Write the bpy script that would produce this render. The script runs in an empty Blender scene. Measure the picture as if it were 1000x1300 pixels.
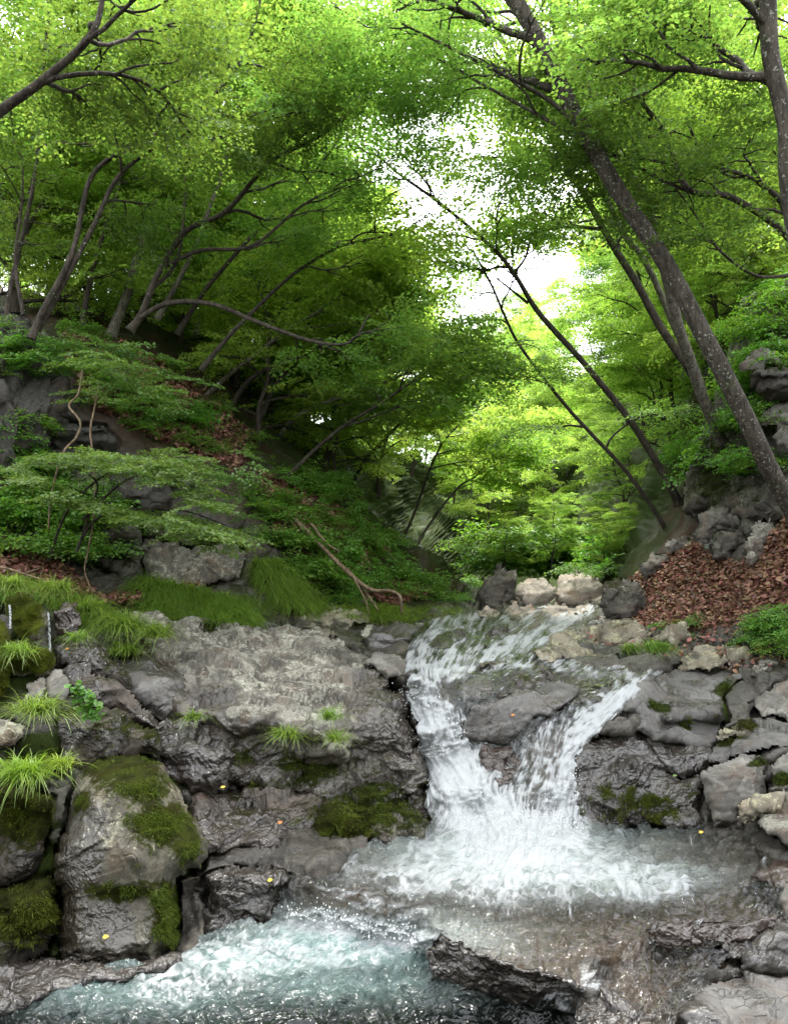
import bpy, math, numpy as np
from math import radians, sin, cos, tan, pi
f32 = np.float32
scene = bpy.context.scene
COL = scene.collection
# ------------------------------------------------------------------ view geometry
F = 964.0; PITCH = radians(6); CP, SP = cos(PITCH), sin(PITCH)
def pt(px, py, Y):
    """world points for photo directions (px,py) at horizontal depth Y (arrays or numbers)"""
    px = np.asarray(px, float); py = np.asarray(py, float); Y = np.asarray(Y, float)
    cx = (px - 500) / F; cy = (650 - py) / F
    dy = CP - SP * cy; dz = SP + CP * cy
    return np.stack([cx / dy * Y, Y + 0 * px, dz / dy * Y], -1)
def yz(py, z):
    cy = (650 - py) / F
    return z * (CP - SP * cy) / (SP + CP * cy)
# ------------------------------------------------------------------ noise
_r = np.random.default_rng(11)
_G = _r.normal(size=(256, 3)); _G = (_G / np.linalg.norm(_G, axis=1, keepdims=True)).astype(f32)
_J = _r.random((1024, 3)).astype(f32); _O = _r.random(1024).astype(f32)
def _hash(ix, iy, iz, seed):
    with np.errstate(over='ignore'):
        h = (ix.astype(np.uint32) * np.uint32(374761393) + iy.astype(np.uint32) * np.uint32(668265263)
             + iz.astype(np.uint32) * np.uint32(2246822519) + np.uint32((seed * 3266489917 + 12345) & 0xffffffff))
        h = (h ^ (h >> np.uint32(13))) * np.uint32(1274126177)
        return h ^ (h >> np.uint32(16))
def perlin(P, seed=0):
    P = np.asarray(P, f32); i = np.floor(P).astype(np.int64); f = P - i; u = f * f * f * (f * (f * 6 - 15) + 10)
    out = np.zeros(len(P), f32)
    for dx in (0, 1):
        for dy in (0, 1):
            for dz in (0, 1):
                g = _G[_hash(i[:, 0] + dx, i[:, 1] + dy, i[:, 2] + dz, seed) & np.uint32(255)]
                d = (g[:, 0] * (f[:, 0] - dx) + g[:, 1] * (f[:, 1] - dy) + g[:, 2] * (f[:, 2] - dz))
                w = (u[:, 0] if dx else 1 - u[:, 0]) * (u[:, 1] if dy else 1 - u[:, 1]) * (u[:, 2] if dz else 1 - u[:, 2])
                out += w * d
    return out * 1.6
def fbm(P, octv=4, seed=0, gain=.5):
    P = np.asarray(P, f32); a = 1.; o = np.zeros(len(P), f32)
    for k in range(octv):
        o += a * perlin(P * (2.03 ** k) + k * 7.3, seed + k); a *= gain
    return o
FC = [None]
def facet(P, scale, seed=0, tilt=1.0, off=.6):
    """broken-rock relief: every Voronoi cell is its own tilted plane. returns height, edge distance"""
    Q = np.asarray(P, f32) / np.asarray(scale, f32); c = np.floor(Q).astype(np.int64)
    b1 = np.full(len(Q), 9e9, f32); b2 = b1.copy(); hh = np.zeros(len(Q), np.int64); bv = np.zeros_like(Q)
    for dx in (-1, 0, 1):
        for dy in (-1, 0, 1):
            for dz in (-1, 0, 1):
                cc = c + np.array([dx, dy, dz]); h = _hash(cc[:, 0], cc[:, 1], cc[:, 2], seed)
                v = Q - (cc + _J[h & np.uint32(1023)]); d = (v * v).sum(1)
                m = d < b1
                b2 = np.where(m, b1, np.minimum(b2, d)); b1 = np.where(m, d, b1)
                hh = np.where(m, h, hh); bv = np.where(m[:, None], v, bv)
    g = _G[(hh >> 3) & 255]; o = _O[(hh >> 5) & 1023] - .5; FC[0] = _O[(hh >> 7) & 1023]
    return (o * off + tilt * (g * bv).sum(1)).astype(f32), (np.sqrt(b2) - np.sqrt(b1)).astype(f32)
def sstep(a, b, x):
    t = np.clip((x - a) / (b - a), 0, 1); return t * t * (3 - 2 * t)
# ------------------------------------------------------------------ polygons, interpolation
def inside(poly, x, y):
    poly = np.asarray(poly, float); r = np.zeros(x.shape, bool); j = len(poly) - 1
    for i in range(len(poly)):
        xi, yi = poly[i]; xj, yj = poly[j]
        if yi != yj:
            r ^= ((yi > y) != (yj > y)) & (x < (xj - xi) * (y - yi) / (yj - yi) + xi)
        j = i
    return r
def edge_dist(poly, x, y):
    poly = np.asarray(poly, float); d = np.full(x.shape, 9e9)
    for i in range(len(poly)):
        a = poly[i - 1]; b = poly[i]; ab = b - a; L = max((ab ** 2).sum(), 1e-9)
        t = np.clip(((x - a[0]) * ab[0] + (y - a[1]) * ab[1]) / L, 0, 1)
        d = np.minimum(d, np.hypot(x - a[0] - t * ab[0], y - a[1] - t * ab[1]))
    return d
def polyline_dist(pl, x, y):
    """distance to an open polyline and width interpolated along it; points are (x,y,w)"""
    pl = np.asarray(pl, float); d = np.full(x.shape, 9e9); w = np.ones(x.shape)
    for i in range(1, len(pl)):
        a = pl[i - 1]; b = pl[i]; ab = b[:2] - a[:2]; L = max((ab ** 2).sum(), 1e-9)
        t = np.clip(((x - a[0]) * ab[0] + (y - a[1]) * ab[1]) / L, 0, 1)
        q = np.hypot(x - a[0] - t * ab[0], y - a[1] - t * ab[1]); ww = a[2] + t * (b[2] - a[2])
        m = q / ww < d / w; d = np.where(m, q, d); w = np.where(m, ww, w)
    return d / w
def rough(poly, amp, seed, it=3):
    """break up the straight runs of an outline"""
    r = np.random.default_rng(seed); p = np.asarray(poly, float)
    for k in range(it):
        q = np.roll(p, -1, 0); L = np.hypot(*(q - p).T)[:, None]
        n = np.stack([-(q - p)[:, 1], (q - p)[:, 0]], 1) / np.maximum(L, 1e-6)
        m = (p + q) / 2 + n * r.normal(size=(len(p), 1)) * np.minimum(amp / (1.6 ** k), L * .12)
        p = np.stack([p, m], 1).reshape(-1, 2)
    return p
class RBF:
    def __init__(s, pts, vals, lam=0.0):
        s.p = np.asarray(pts, float) / 100; v = np.asarray(vals, float); n = len(s.p)
        A = np.zeros((n + 3, n + 3)); d = np.hypot(s.p[:, None, 0] - s.p[None, :, 0], s.p[:, None, 1] - s.p[None, :, 1])
        A[:n, :n] = d + lam * np.eye(n); A[:n, n] = A[n, :n] = 1; A[:n, n + 1:] = s.p; A[n + 1:, :n] = s.p.T
        b = np.zeros((n + 3,)); b[:n] = v
        s.w = np.linalg.lstsq(A, b, rcond=None)[0]
    def __call__(s, x, y):
        x = np.asarray(x, float) / 100; y = np.asarray(y, float) / 100; sh = x.shape; x = x.ravel(); y = y.ravel(); o = np.zeros(x.size)
        for k in range(0, x.size, 40000):
            X = x[k:k + 40000]; Y = y[k:k + 40000]
            d = np.sqrt((X[:, None] - s.p[None, :, 0]) ** 2 + (Y[:, None] - s.p[None, :, 1]) ** 2)
            o[k:k + 40000] = d @ s.w[:-3] + s.w[-3] + s.w[-2] * X + s.w[-1] * Y
        return o.reshape(sh)
# ------------------------------------------------------------------ mesh building
def mesh(name, V, faces, mats, smooth=True, attrs=None, mat_index=None):
    """faces: list of (n,k) index arrays"""
    V = np.asarray(V, f32); me = bpy.data.meshes.new(name)
    me.vertices.add(len(V)); me.vertices.foreach_set('co', V.ravel())
    faces = [np.asarray(q) for q in faces if len(q)]
    li = np.concatenate([q.ravel() for q in faces]).astype(np.int32)
    tot = np.concatenate([np.full(len(q), q.shape[1]) for q in faces]).astype(np.int32)
    st = np.concatenate([[0], np.cumsum(tot)[:-1]]).astype(np.int32)
    me.loops.add(len(li)); me.loops.foreach_set('vertex_index', li)
    me.polygons.add(len(tot)); me.polygons.foreach_set('loop_start', st); me.polygons.foreach_set('loop_total', tot)
    me.polygons.foreach_set('use_smooth', np.full(len(tot), smooth))
    for m in (mats if isinstance(mats, (list, tuple)) else [mats]): me.materials.append(m)
    if mat_index is not None: me.polygons.foreach_set('material_index', np.asarray(mat_index, np.int32))
    for k, v in (attrs or {}).items():
        a = me.attributes.new(k, 'FLOAT', 'POINT'); a.data.foreach_set('value', np.asarray(v, f32))
    me.update(calc_edges=True)
    return me
def normals(me):
    n = np.zeros(len(me.vertices) * 3, f32); me.vertex_normals.foreach_get('vector', n); return n.reshape(-1, 3)
def setco(me, V):
    me.vertices.foreach_set('co', np.asarray(V, f32).ravel()); me.update()
def link(name, me, parent=None, loc=None):
    o = bpy.data.objects.new(name, me); COL.objects.link(o)
    if parent is not None: o.parent = parent
    if loc is not None: o.location = loc
    return o
def tag(o, label, cat, group=None, kind=None):
    o['label'] = label; o['category'] = cat
    if group: o['group'] = group
    if kind: o['kind'] = kind
    return o
def part(name, me, root):
    """a part whose mesh is in world coordinates, under an Empty that stands at its base"""
    o = link(name, me, root); o.matrix_parent_inverse = root.matrix_basis.inverted(); return o
def grid_faces(nr, nc, keep=None):
    i = np.arange((nr - 1) * (nc - 1)); r = i // (nc - 1); c = i % (nc - 1); a = r * nc + c
    q = np.stack([a, a + 1, a + nc + 1, a + nc], 1)
    if keep is not None: q = q[keep[:-1, :-1].ravel() & keep[1:, :-1].ravel() & keep[:-1, 1:].ravel() & keep[1:, 1:].ravel()]
    return q
def compact(V, faces, attrs):
    u = np.unique(np.concatenate([q.ravel() for q in faces])); m = np.full(len(V), -1); m[u] = np.arange(len(u))
    return V[u], [m[q] for q in faces], {k: np.asarray(v)[u] for k, v in attrs.items()}
def spline(P, n):
    """Catmull-Rom through P (m,d) -> (n,d)"""
    P = np.asarray(P, float); P = np.concatenate([[2 * P[0] - P[1]], P, [2 * P[-1] - P[-2]]]); m = len(P) - 3
    t = np.linspace(0, m - 1e-6, n); i = t.astype(int); t = (t - i)[:, None]
    a, b, c, d = P[i], P[i + 1], P[i + 2], P[i + 3]
    return .5 * (2 * b + (c - a) * t + (2 * a - 5 * b + 4 * c - d) * t ** 2 + (3 * b - a - 3 * c + d) * t ** 3)
class Bag:
    """collects pieces into one mesh"""
    def __init__(s): s.V = []; s.Fq = {}; s.n = 0
    def add(s, V, q):
        V = np.asarray(V, f32)
        for k in (q if isinstance(q, list) else [q]): s.Fq.setdefault(k.shape[1], []).append(k + s.n)
        s.V.append(V); s.n += len(V)
    def tube(s, P, R, k=6, cap=True):
        P = np.asarray(P, float); R = np.asarray(R, float); n = len(P)
        T = np.gradient(P, axis=0); T /= np.maximum(np.linalg.norm(T, axis=1, keepdims=True), 1e-9)
        up = np.array([0.3, 0.9, .1]) if abs(T[:, 2]).mean() > .7 else np.array([0., 0, 1])
        A = np.cross(T, up); A /= np.maximum(np.linalg.norm(A, axis=1, keepdims=True), 1e-9); B = np.cross(T, A)
        th = np.arange(k) * 2 * pi / k
        V = P[:, None] + R[:, None, None] * (A[:, None] * np.cos(th)[None, :, None] + B[:, None] * np.sin(th)[None, :, None])
        i = np.arange((n - 1) * k); r = i // k; c = i % k
        q = np.stack([r * k + c, r * k + (c + 1) % k, (r + 1) * k + (c + 1) % k, (r + 1) * k + c], 1)
        V = V.reshape(-1, 3)
        if cap:
            V = np.concatenate([V, P[-1:] + T[-1:] * R[-1]]); e = (n - 1) * k
            s.add(V, [q, np.stack([e + np.arange(k), e + (np.arange(k) + 1) % k, np.full(k, n * k)], 1)])
        else: s.add(V, q)
    def build(s, name, mats, smooth=True, attrs=None):
        return mesh(name, np.concatenate(s.V), [np.concatenate(v) for v in s.Fq.values()], mats, smooth, attrs)
# ------------------------------------------------------------------ materials
class NT:
    def __init__(s, name):
        s.m = bpy.data.materials.new(name); s.m.use_nodes = True; s.t = s.m.node_tree; s.t.nodes.clear(); s.out = s.n('ShaderNodeOutputMaterial')
    def n(s, typ, **kw):
        x = s.t.nodes.new(typ)
        for k, v in kw.items():
            if k.startswith('i_'): x.inputs[k[2:].replace('_', ' ')].default_value = v
            else: setattr(x, k, v)
        return x
    def l(s, a, b): s.t.links.new(a, b)
    def val(s, v, sock):
        if isinstance(v, (int, float)): sock.default_value = v
        elif isinstance(v, tuple): sock.default_value = v if len(v) == 4 or len(sock.default_value) == 3 else (*v, 1)
        else: s.l(v, sock)
    def math(s, op, a, b=0., c=None, clamp=False):
        x = s.n('ShaderNodeMath', operation=op, use_clamp=clamp); s.val(a, x.inputs[0]); s.val(b, x.inputs[1])
        if c is not None: s.val(c, x.inputs[2])
        return x.outputs[0]
    def mix(s, f, a, b):
        x = s.n('ShaderNodeMix', data_type='RGBA'); s.val(f, x.inputs[0]); s.val(a, x.inputs[6]); s.val(b, x.inputs[7]); return x.outputs[2]
    def ramp(s, f, a, b):
        x = s.n('ShaderNodeMapRange', interpolation_type='SMOOTHSTEP'); s.l(f, x.inputs[0]); x.inputs[1].default_value = a; x.inputs[2].default_value = b; return x.outputs[0]
    def pos(s, sc=(1, 1, 1)):
        g = s.n('ShaderNodeNewGeometry'); m = s.n('ShaderNodeMapping'); m.inputs['Scale'].default_value = sc; s.l(g.outputs['Position'], m.inputs['Vector']); return m.outputs[0]
    def obj(s, sc=(1, 1, 1)):
        g = s.n('ShaderNodeTexCoord'); m = s.n('ShaderNodeMapping'); m.inputs['Scale'].default_value = sc; s.l(g.outputs['Object'], m.inputs['Vector']); return m.outputs[0]
    def noise(s, v, scale, det=6, rough=.6, dist=0.):
        x = s.n('ShaderNodeTexNoise'); s.l(v, x.inputs['Vector']); x.inputs['Scale'].default_value = scale; x.inputs['Detail'].default_value = det
        x.inputs['Roughness'].default_value = rough; x.inputs['Distortion'].default_value = dist; return x.outputs['Fac']
    def voro(s, v, scale, feature='F1'):
        x = s.n('ShaderNodeTexVoronoi', feature=feature); s.l(v, x.inputs['Vector']); x.inputs['Scale'].default_value = scale; return x.outputs['Distance']
    def attr(s, name): return s.n('ShaderNodeAttribute', attribute_name=name).outputs['Fac']
    def normal_z(s):
        g = s.n('ShaderNodeNewGeometry'); x = s.n('ShaderNodeSeparateXYZ'); s.l(g.outputs['Normal'], x.inputs[0]); return x.outputs[2]
    def bump(s, h, strength, dist, nrm=None):
        b = s.n('ShaderNodeBump'); b.inputs['Strength'].default_value = strength; b.inputs['Distance'].default_value = dist; s.l(h, b.inputs['Height'])
        if nrm is not None: s.l(nrm, b.inputs['Normal'])
        return b.outputs[0]
    def principled(s, col, rough, nrm=None, spec=.5):
        p = s.n('ShaderNodeBsdfPrincipled'); s.val(col, p.inputs['Base Color']); s.val(rough, p.inputs['Roughness'])
        s.val(spec, p.inputs['Specular IOR Level'])
        if nrm is not None: s.l(nrm, p.inputs['Normal'])
        return p.outputs[0]
    def done(s, sh): s.l(sh, s.out.inputs['Surface']); return s.m
    def mixs(s, f, a, b):
        x = s.n('ShaderNodeMixShader'); s.val(f, x.inputs[0]); s.l(a, x.inputs[1]); s.l(b, x.inputs[2]); return x.outputs[0]

def rock_mat(name, base, dark, lichen=.3, moss=.2, wet=.0, lich_col=(.30, .30, .235), moss_col=(.045, .062, .009), grain=1.0, mossside=.25, wb=1.):
    t = NT(name); P = t.pos(); PW = t.n('ShaderNodeVectorMath', operation='ADD'); t.l(P, PW.inputs[0])
    nv = t.n('ShaderNodeTexNoise'); t.l(P, nv.inputs['Vector']); nv.inputs['Scale'].default_value = 2.2; nv.inputs['Detail'].default_value = 3
    sc = t.n('ShaderNodeVectorMath', operation='SCALE'); t.l(nv.outputs['Color'], sc.inputs[0]); sc.inputs[3].default_value = .35; t.l(sc.outputs[0], PW.inputs[1]); PW = PW.outputs[0]
    big = t.noise(P, 1.9, 5, .6, .5); mid = t.noise(PW, 8, 8, .7); fine = t.noise(P, 75 * grain, 6, .75)
    col = t.mix(t.ramp(t.math('ADD', t.math('MULTIPLY', big, .45), t.math('MULTIPLY', mid, .55)), .36, .64), dark, base)
    col = t.mix(t.math('MULTIPLY', t.ramp(fine, .45, .72), .4), col, tuple(c * .40 for c in base))
    col = t.mix(t.math('MULTIPLY', t.ramp(t.noise(PW, 14, 6, .72), .52, .70), .4), col, tuple(min(.5, c * 1.6) for c in base))
    pit = t.ramp(t.math('ADD', t.voro(PW, 26), t.math('MULTIPLY', t.noise(P, 9, 4), .5)), .36, .30)
    col = t.mix(t.math('MULTIPLY', pit, .6), col, tuple(c * .5 for c in dark))
    col = t.mix(t.math('MULTIPLY', t.ramp(t.noise(P, 3.1, 5, .65, 1.), .50, .68), .5), col, (base[0] * .72, base[1] * .5, base[2] * .36))
    nz = t.normal_z()
    if lichen > 0:
        lp = t.noise(PW, 4.5, 8, .75); lq = t.noise(P, 34, 6, .75)
        th = .655 - .15 * lichen
        lf = t.ramp(t.math('ADD', t.math('MULTIPLY', lp, .62), t.math('ADD', t.math('MULTIPLY', lq, .38), t.math('MULTIPLY', nz, .05))), th, th + .05)
        lc = t.mix(t.ramp(t.noise(P, 55, 5, .75), .3, .7), tuple(c * .5 for c in lich_col), tuple(c * 1.25 for c in lich_col))
        lf = t.math('MULTIPLY', lf, t.math('SUBTRACT', 1., t.attr('wet'))); col = t.mix(t.math('MULTIPLY', lf, .85), col, lc)
        sp = t.ramp(t.math('ADD', t.voro(PW, 17), t.math('MULTIPLY', t.noise(P, 12, 5, .7), .6)), .45, .38)
        col = t.mix(t.math('MULTIPLY', sp, .6 * min(1, lichen * 1.5)), col, tuple(c * 1.3 for c in lich_col))
    wf = None; ro = .8
    cell = t.attr('cell'); col = t.mix(1., col, col); hsv = t.n('ShaderNodeHueSaturation'); t.l(col, hsv.inputs['Color']); t.l(t.math('ADD', .68, t.math('MULTIPLY', cell, .64)), hsv.inputs['Value']); col = hsv.outputs[0]
    am = t.attr('moss'); aw = t.attr('wet')
    if wet > 0:
        wf = t.ramp(t.noise(P, 1.6, 6, .65, .6), .66 - .5 * wet, .80 - .5 * wet); wf = t.math('MAXIMUM', wf, aw)
    else: wf = aw
    col = t.mix(t.math('MULTIPLY', wf, .85), col, (base[0] * .19, base[1] * .16, base[2] * .14))
    ro = t.math('SUBTRACT', .8, t.math('MULTIPLY', wf, t.math('ADD', .5, t.math('MULTIPLY', mid, .24))))
    edge = t.voro(PW, 3.1, 'DISTANCE_TO_EDGE'); e2 = t.voro(PW, 8.5, 'DISTANCE_TO_EDGE')
    crack = t.math('MAXIMUM', t.math('MULTIPLY', t.ramp(edge, .028, .0), t.ramp(t.noise(P, 2.1, 3), .46, .56)), t.math('MULTIPLY', t.ramp(e2, .035, .0), t.ramp(t.noise(P, 3.3, 3), .52, .6)))
    col = t.mix(t.math('MULTIPLY', crack, .4), col, (dark[0] * .3, dark[1] * .3, dark[2] * .3))
    h = t.math('ADD', t.math('MULTIPLY', mid, .20), t.math('MULTIPLY', fine, .10))
    h = t.math('SUBTRACT', h, t.math('MULTIPLY', crack, .16))
    nrm = t.bump(h, .8, .05)
    nrm = t.bump(t.math('MULTIPLY', t.math('ADD', t.math('MULTIPLY', t.noise(P, 26, 2, .5, 1.), .35), t.noise(P, 10, 2, .5, 1.2)), t.math('MULTIPLY', wf, t.math('ADD', .35, t.math('MULTIPLY', t.ramp(big, .4, .6), .65)))), 1., .045 * wb, nrm)
    sh = t.principled(col, ro, nrm, t.math('ADD', .4, t.math('MULTIPLY', wf, .5)))
    mn = t.math('ADD', t.math('MULTIPLY', t.noise(PW, 2.6, 7, .7, .5), .6), t.math('MULTIPLY', t.noise(P, 24, 6, .75), .4))
    mn = t.math('ADD', mn, t.math('MULTIPLY', t.math('SUBTRACT', nz, .3), mossside * .5))
    mn = t.math('ADD', mn, t.math('MULTIPLY', am, .42))
    mf = t.ramp(mn, .70 - .25 * moss, .84 - .25 * moss)
    mh = t.noise(P, 140, 5, .8); ml = t.noise(P, 9, 5, .65)
    mc = t.mix(t.ramp(ml, .35, .68), tuple(c * .5 for c in moss_col), tuple(c * 1.9 for c in moss_col))
    mc = t.mix(t.math('MULTIPLY', t.ramp(t.noise(P, 5, 4, .7), .5, .62), .6), mc, (moss_col[0] * 1.1, moss_col[1] * .72, moss_col[2] * .8))
    mc = t.mix(t.ramp(mh, .3, .75), tuple(c * .3 for c in moss_col), mc)
    msh = t.principled(mc, .95, t.bump(t.math('ADD', mh, t.math('MULTIPLY', ml, 1.2)), 1., .06), .1)
    return t.done(t.mixs(mf, sh, msh))

ROCK = {
 'pale': rock_mat('pale_lichen_rock', (.19, .174, .145), (.05, .045, .037), .8, .16, .0, (.33, .32, .26)),
 'grey': rock_mat('grey_rock', (.175, .166, .146), (.085, .079, .068), .3, .2, .12, (.32, .31, .26), wb=.3),
 'slate': rock_mat('slate_rock', (.145, .139, .13), (.07, .066, .061), .1, .17, .45, wb=.3),
 'boulder': rock_mat('mossy_boulder_rock', (.165, .152, .115), (.055, .047, .036), .6, .55, .1, (.33, .32, .23), (.07, .085, .011)),
 'wetmoss': rock_mat('wet_mossy_rock', (.145, .12, .10), (.05, .041, .034), .2, .62, .6, (.28, .26, .2), (.058, .068, .010)),
 'wet': rock_mat('wet_dark_rock', (.12, .109, .096), (.042, .037, .032), .0, .14, .9),
 'brown': rock_mat('brown_wet_rock', (.145, .105, .082), (.06, .043, .034), .0, .06, .85),
 'cliff': rock_mat('cliff_rock', (.13, .12, .102), (.04, .035, .029), .5, .68, .0, (.26, .265, .21), (.045, .06, .011)),
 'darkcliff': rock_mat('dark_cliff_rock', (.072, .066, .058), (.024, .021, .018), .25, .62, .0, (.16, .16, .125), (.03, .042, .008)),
 'far': rock_mat('far_boulder_rock', (.36, .315, .265), (.17, .15, .125), .3, .12, .0),
 'yellow': rock_mat('yellow_lichen_rock', (.22, .2, .15), (.095, .083, .06), .65, .45, .0, (.35, .33, .21), (.065, .074, .012)),
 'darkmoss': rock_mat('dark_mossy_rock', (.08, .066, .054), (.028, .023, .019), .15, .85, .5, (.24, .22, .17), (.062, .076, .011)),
 'brightmoss': rock_mat('bright_mossy_rock', (.2, .18, .14), (.08, .07, .05), .5, 1.15, .1, (.38, .36, .26), (.12, .155, .012)),
}
# ------------------------------------------------------------------ the ground that everything stands on
CTRL = []
def z_(z, *pts):
    for px, py in pts: CTRL.append((px, py, float(yz(py, z))))
# lower pool
z_(-2.0, (-300,1300),(-100,1285),(0,1268),(100,1248),(220,1220),(300,1190),(345,1172),(400,1185),(470,1190),(540,1212),(400,1250),(250,1290),(560,1262),(640,1278),(707,1292),(760,1310),(500,1400),(0,1400),(300,1560),(800,1420),(700,1560),(-200,1560),(1200,1560),(1000,1420))
# lip of the slab and ledge
z_(-1.80, (585,1203),(640,1222),(707,1240),(740,1255))
z_(-1.77, (265,1110),(345,1110),(555,1178),(556,1150))
z_(-1.75, (400,1122),(450,1128),(500,1138),(545,1142))
z_(-1.90, (420,1158),(480,1168),(535,1178))
z_(-1.72, (640,1135),(700,1145),(780,1140),(860,1130),(930,1110),(960,1160),(850,1168),(820,1172),(760,1200),(640,1085),(560,1080),(480,1090),(720,1080),(800,1070),(880,1062),(330,1085))
z_(-1.84, (850,1200),(960,1195),(780,1225),(830,1235),(880,1230))
z_(-1.92, (830,1290),(880,1300),(780,1270))
for c in [(440,1050,5.7),(545,1048,5.8),(610,1050,5.75),(690,1045,5.75),(740,1045,5.8),(800,1050,5.9),(900,1050,5.6),(980,1060,5.2),(1000,1100,4.8),(1100,1100,4.6),(1000,1170,4.3),(1100,1250,3.8),
 (530,862,6.45),(560,858,6.5),(545,930,6.15),(600,930,6.3),(560,1000,5.95),(600,1000,5.9),(640,1000,6.0),(690,1000,5.9),(640,950,6.35),(720,950,6.15),(700,920,6.35),(760,905,6.4),(790,872,6.6),(730,1010,5.95),
 (650,850,6.9),(720,860,7.0),(820,850,7.1),(560,830,7.3),(640,820,7.9),(720,830,7.8),(800,830,8.0),(560,800,8.9),(640,795,9.4),(720,800,9.2),(540,780,11),(640,769,12.3),(745,769,12.5),(690,780,10.8),
 # left of the falls, under the outcrop
 (170,790,7.9),(280,800,7.9),(400,805,8.1),(470,840,7.7),(515,880,7.1),(535,960,6.35),(300,900,6.9),(430,930,6.5),(330,1000,6.0),(450,1010,6.0),(200,880,6.4),(130,850,6.4),(60,850,6.1),(0,850,5.9),(-100,850,5.6),(60,930,5.5),(-80,950,5.2),(150,950,5.4),(220,980,5.5),(60,1030,4.95),(150,1050,5.0),(250,1060,5.2),(60,1130,4.7),(150,1150,4.75),(260,1140,5.0),(40,1210,4.5),(220,1200,4.75),(-150,1150,4.4),(-300,1000,4.6),
 # left bank
 (0,740,7.4),(60,765,7.3),(100,770,7.7),(170,765,8.2),(250,775,8.6),(330,780,9.2),(400,785,9.8),(470,785,10.3),(520,778,11.3),(580,766,12.6),(0,690,8.0),(60,690,8.4),(130,740,8.6),(180,740,8.9),(300,745,9.3),(360,740,10),(440,745,11),(500,755,12),(0,640,8.6),(100,640,9.0),(220,690,9.2),(300,690,9.6),(380,690,10.8),(450,700,12),(150,600,9.3),(250,620,9.8),(340,640,10.8),(400,640,12),(0,560,9.2),(90,560,9.4),(200,540,10.6),(300,570,11.5),(60,450,9.6),(130,450,10.8),(200,470,11.6),(280,510,12.8),(0,410,10),(90,410,11.5),(200,420,13.5),(320,500,15),(420,590,15),(480,660,15),(550,720,16),(590,748,19),(620,752,26),(640,750,40),(420,520,21),(500,600,23),(560,670,27),(600,710,34),(0,350,15),(200,355,20),(350,430,24),(470,520,32),(540,600,40),(600,660,50),(-200,700,7.2),(-300,500,8.5),(-300,350,13),
 # right bank
 (775,768,12),(800,790,10.3),(850,800,9.2),(900,805,8.5),(960,830,7.7),(1000,800,7.5),(1100,780,6.8),(880,850,7.8),(940,860,7.2),(1000,870,6.9),(900,920,6.6),(980,930,6.2),(930,990,5.9),(1000,1000,5.5),(1100,950,5.6),(850,760,10),(920,760,8.8),(1000,740,7.9),(820,720,11.2),(880,720,10),(950,710,9),(1000,690,8.4),(860,690,11),(900,670,10.3),(950,650,9.6),(1000,640,8.9),(1100,650,8),(880,630,11.2),(930,600,10.8),(1000,560,9.8),(950,500,11),(1000,440,10.8),(940,410,12.2),(1000,370,12),(1100,400,10),(1200,600,8),(1200,350,12),
 (850,660,13),(800,700,14),(770,735,15),(740,745,20),(700,748,30),(860,580,16),(820,640,18),(760,690,26),(900,430,19),(860,480,22),(800,560,28),(730,640,38),(690,690,46),(1000,300,20),(900,360,28),(800,450,40),(720,540,55),(660,640,62),(640,560,70),(620,460,85),(680,470,80),(560,620,66),(1200,250,22)]: CTRL.append(c)
CTRL = np.array(CTRL); _B = RBF(CTRL[:, :2], np.log(CTRL[:, 2]), .004)
def B(px, py): return np.exp(_B(px, py))
def gp(px, py):
    """point on the ground (before its relief) seen at photo position"""
    return pt(px, py, B(np.asarray(px, float), np.asarray(py, float)))
WATER = [(-400,1480),(-400,1300),(-100,1288),(60,1252),(200,1222),(262,1180),(300,1172),(345,1160),(352,1130),(372,1108),(420,1098),(440,1072),(480,1060),(525,1052),(548,1040),(545,1000),(532,950),(522,900),(512,862),(490,846),(498,832),(520,802),(545,782),(570,771),(640,765),(748,763),(765,772),(742,800),(705,816),(690,832),(790,838),(845,848),(820,868),(795,900),(772,925),(738,950),(728,985),(740,1036),(800,1046),(880,1047),(950,1062),(1010,1100),(1040,1150),(1010,1176),(960,1200),(930,1215),(895,1240),(860,1290),(840,1330),(820,1480)]
YT = np.array([(-600,330),(-300,345),(0,360),(100,372),(200,390),(330,460),(420,535),(500,575),(550,575),(590,530),(612,465),(650,440),(690,470),(720,500),(800,430),(900,345),(1000,285),(1200,230),(1600,220)], float)
def ytop(px): return np.interp(px, YT[:, 0], YT[:, 1]) + 10 * np.sin(px * .05) + 6 * np.sin(px * .13)
def soft(poly, x, y, w):
    d = edge_dist(poly, x, y); return sstep(-w, w, np.where(inside(poly, x, y), d, -d))
LITTER = [(775,790),(800,735),(850,705),(880,690),(900,710),(945,720),(1000,660),(1300,600),(1300,760),(1000,790),(960,800),(900,800),(830,800)]
DUFF = [(-200,690),(0,690),(60,700),(130,760),(260,745),(170,770),(90,765),(-200,735)]
OUTL = []
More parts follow.
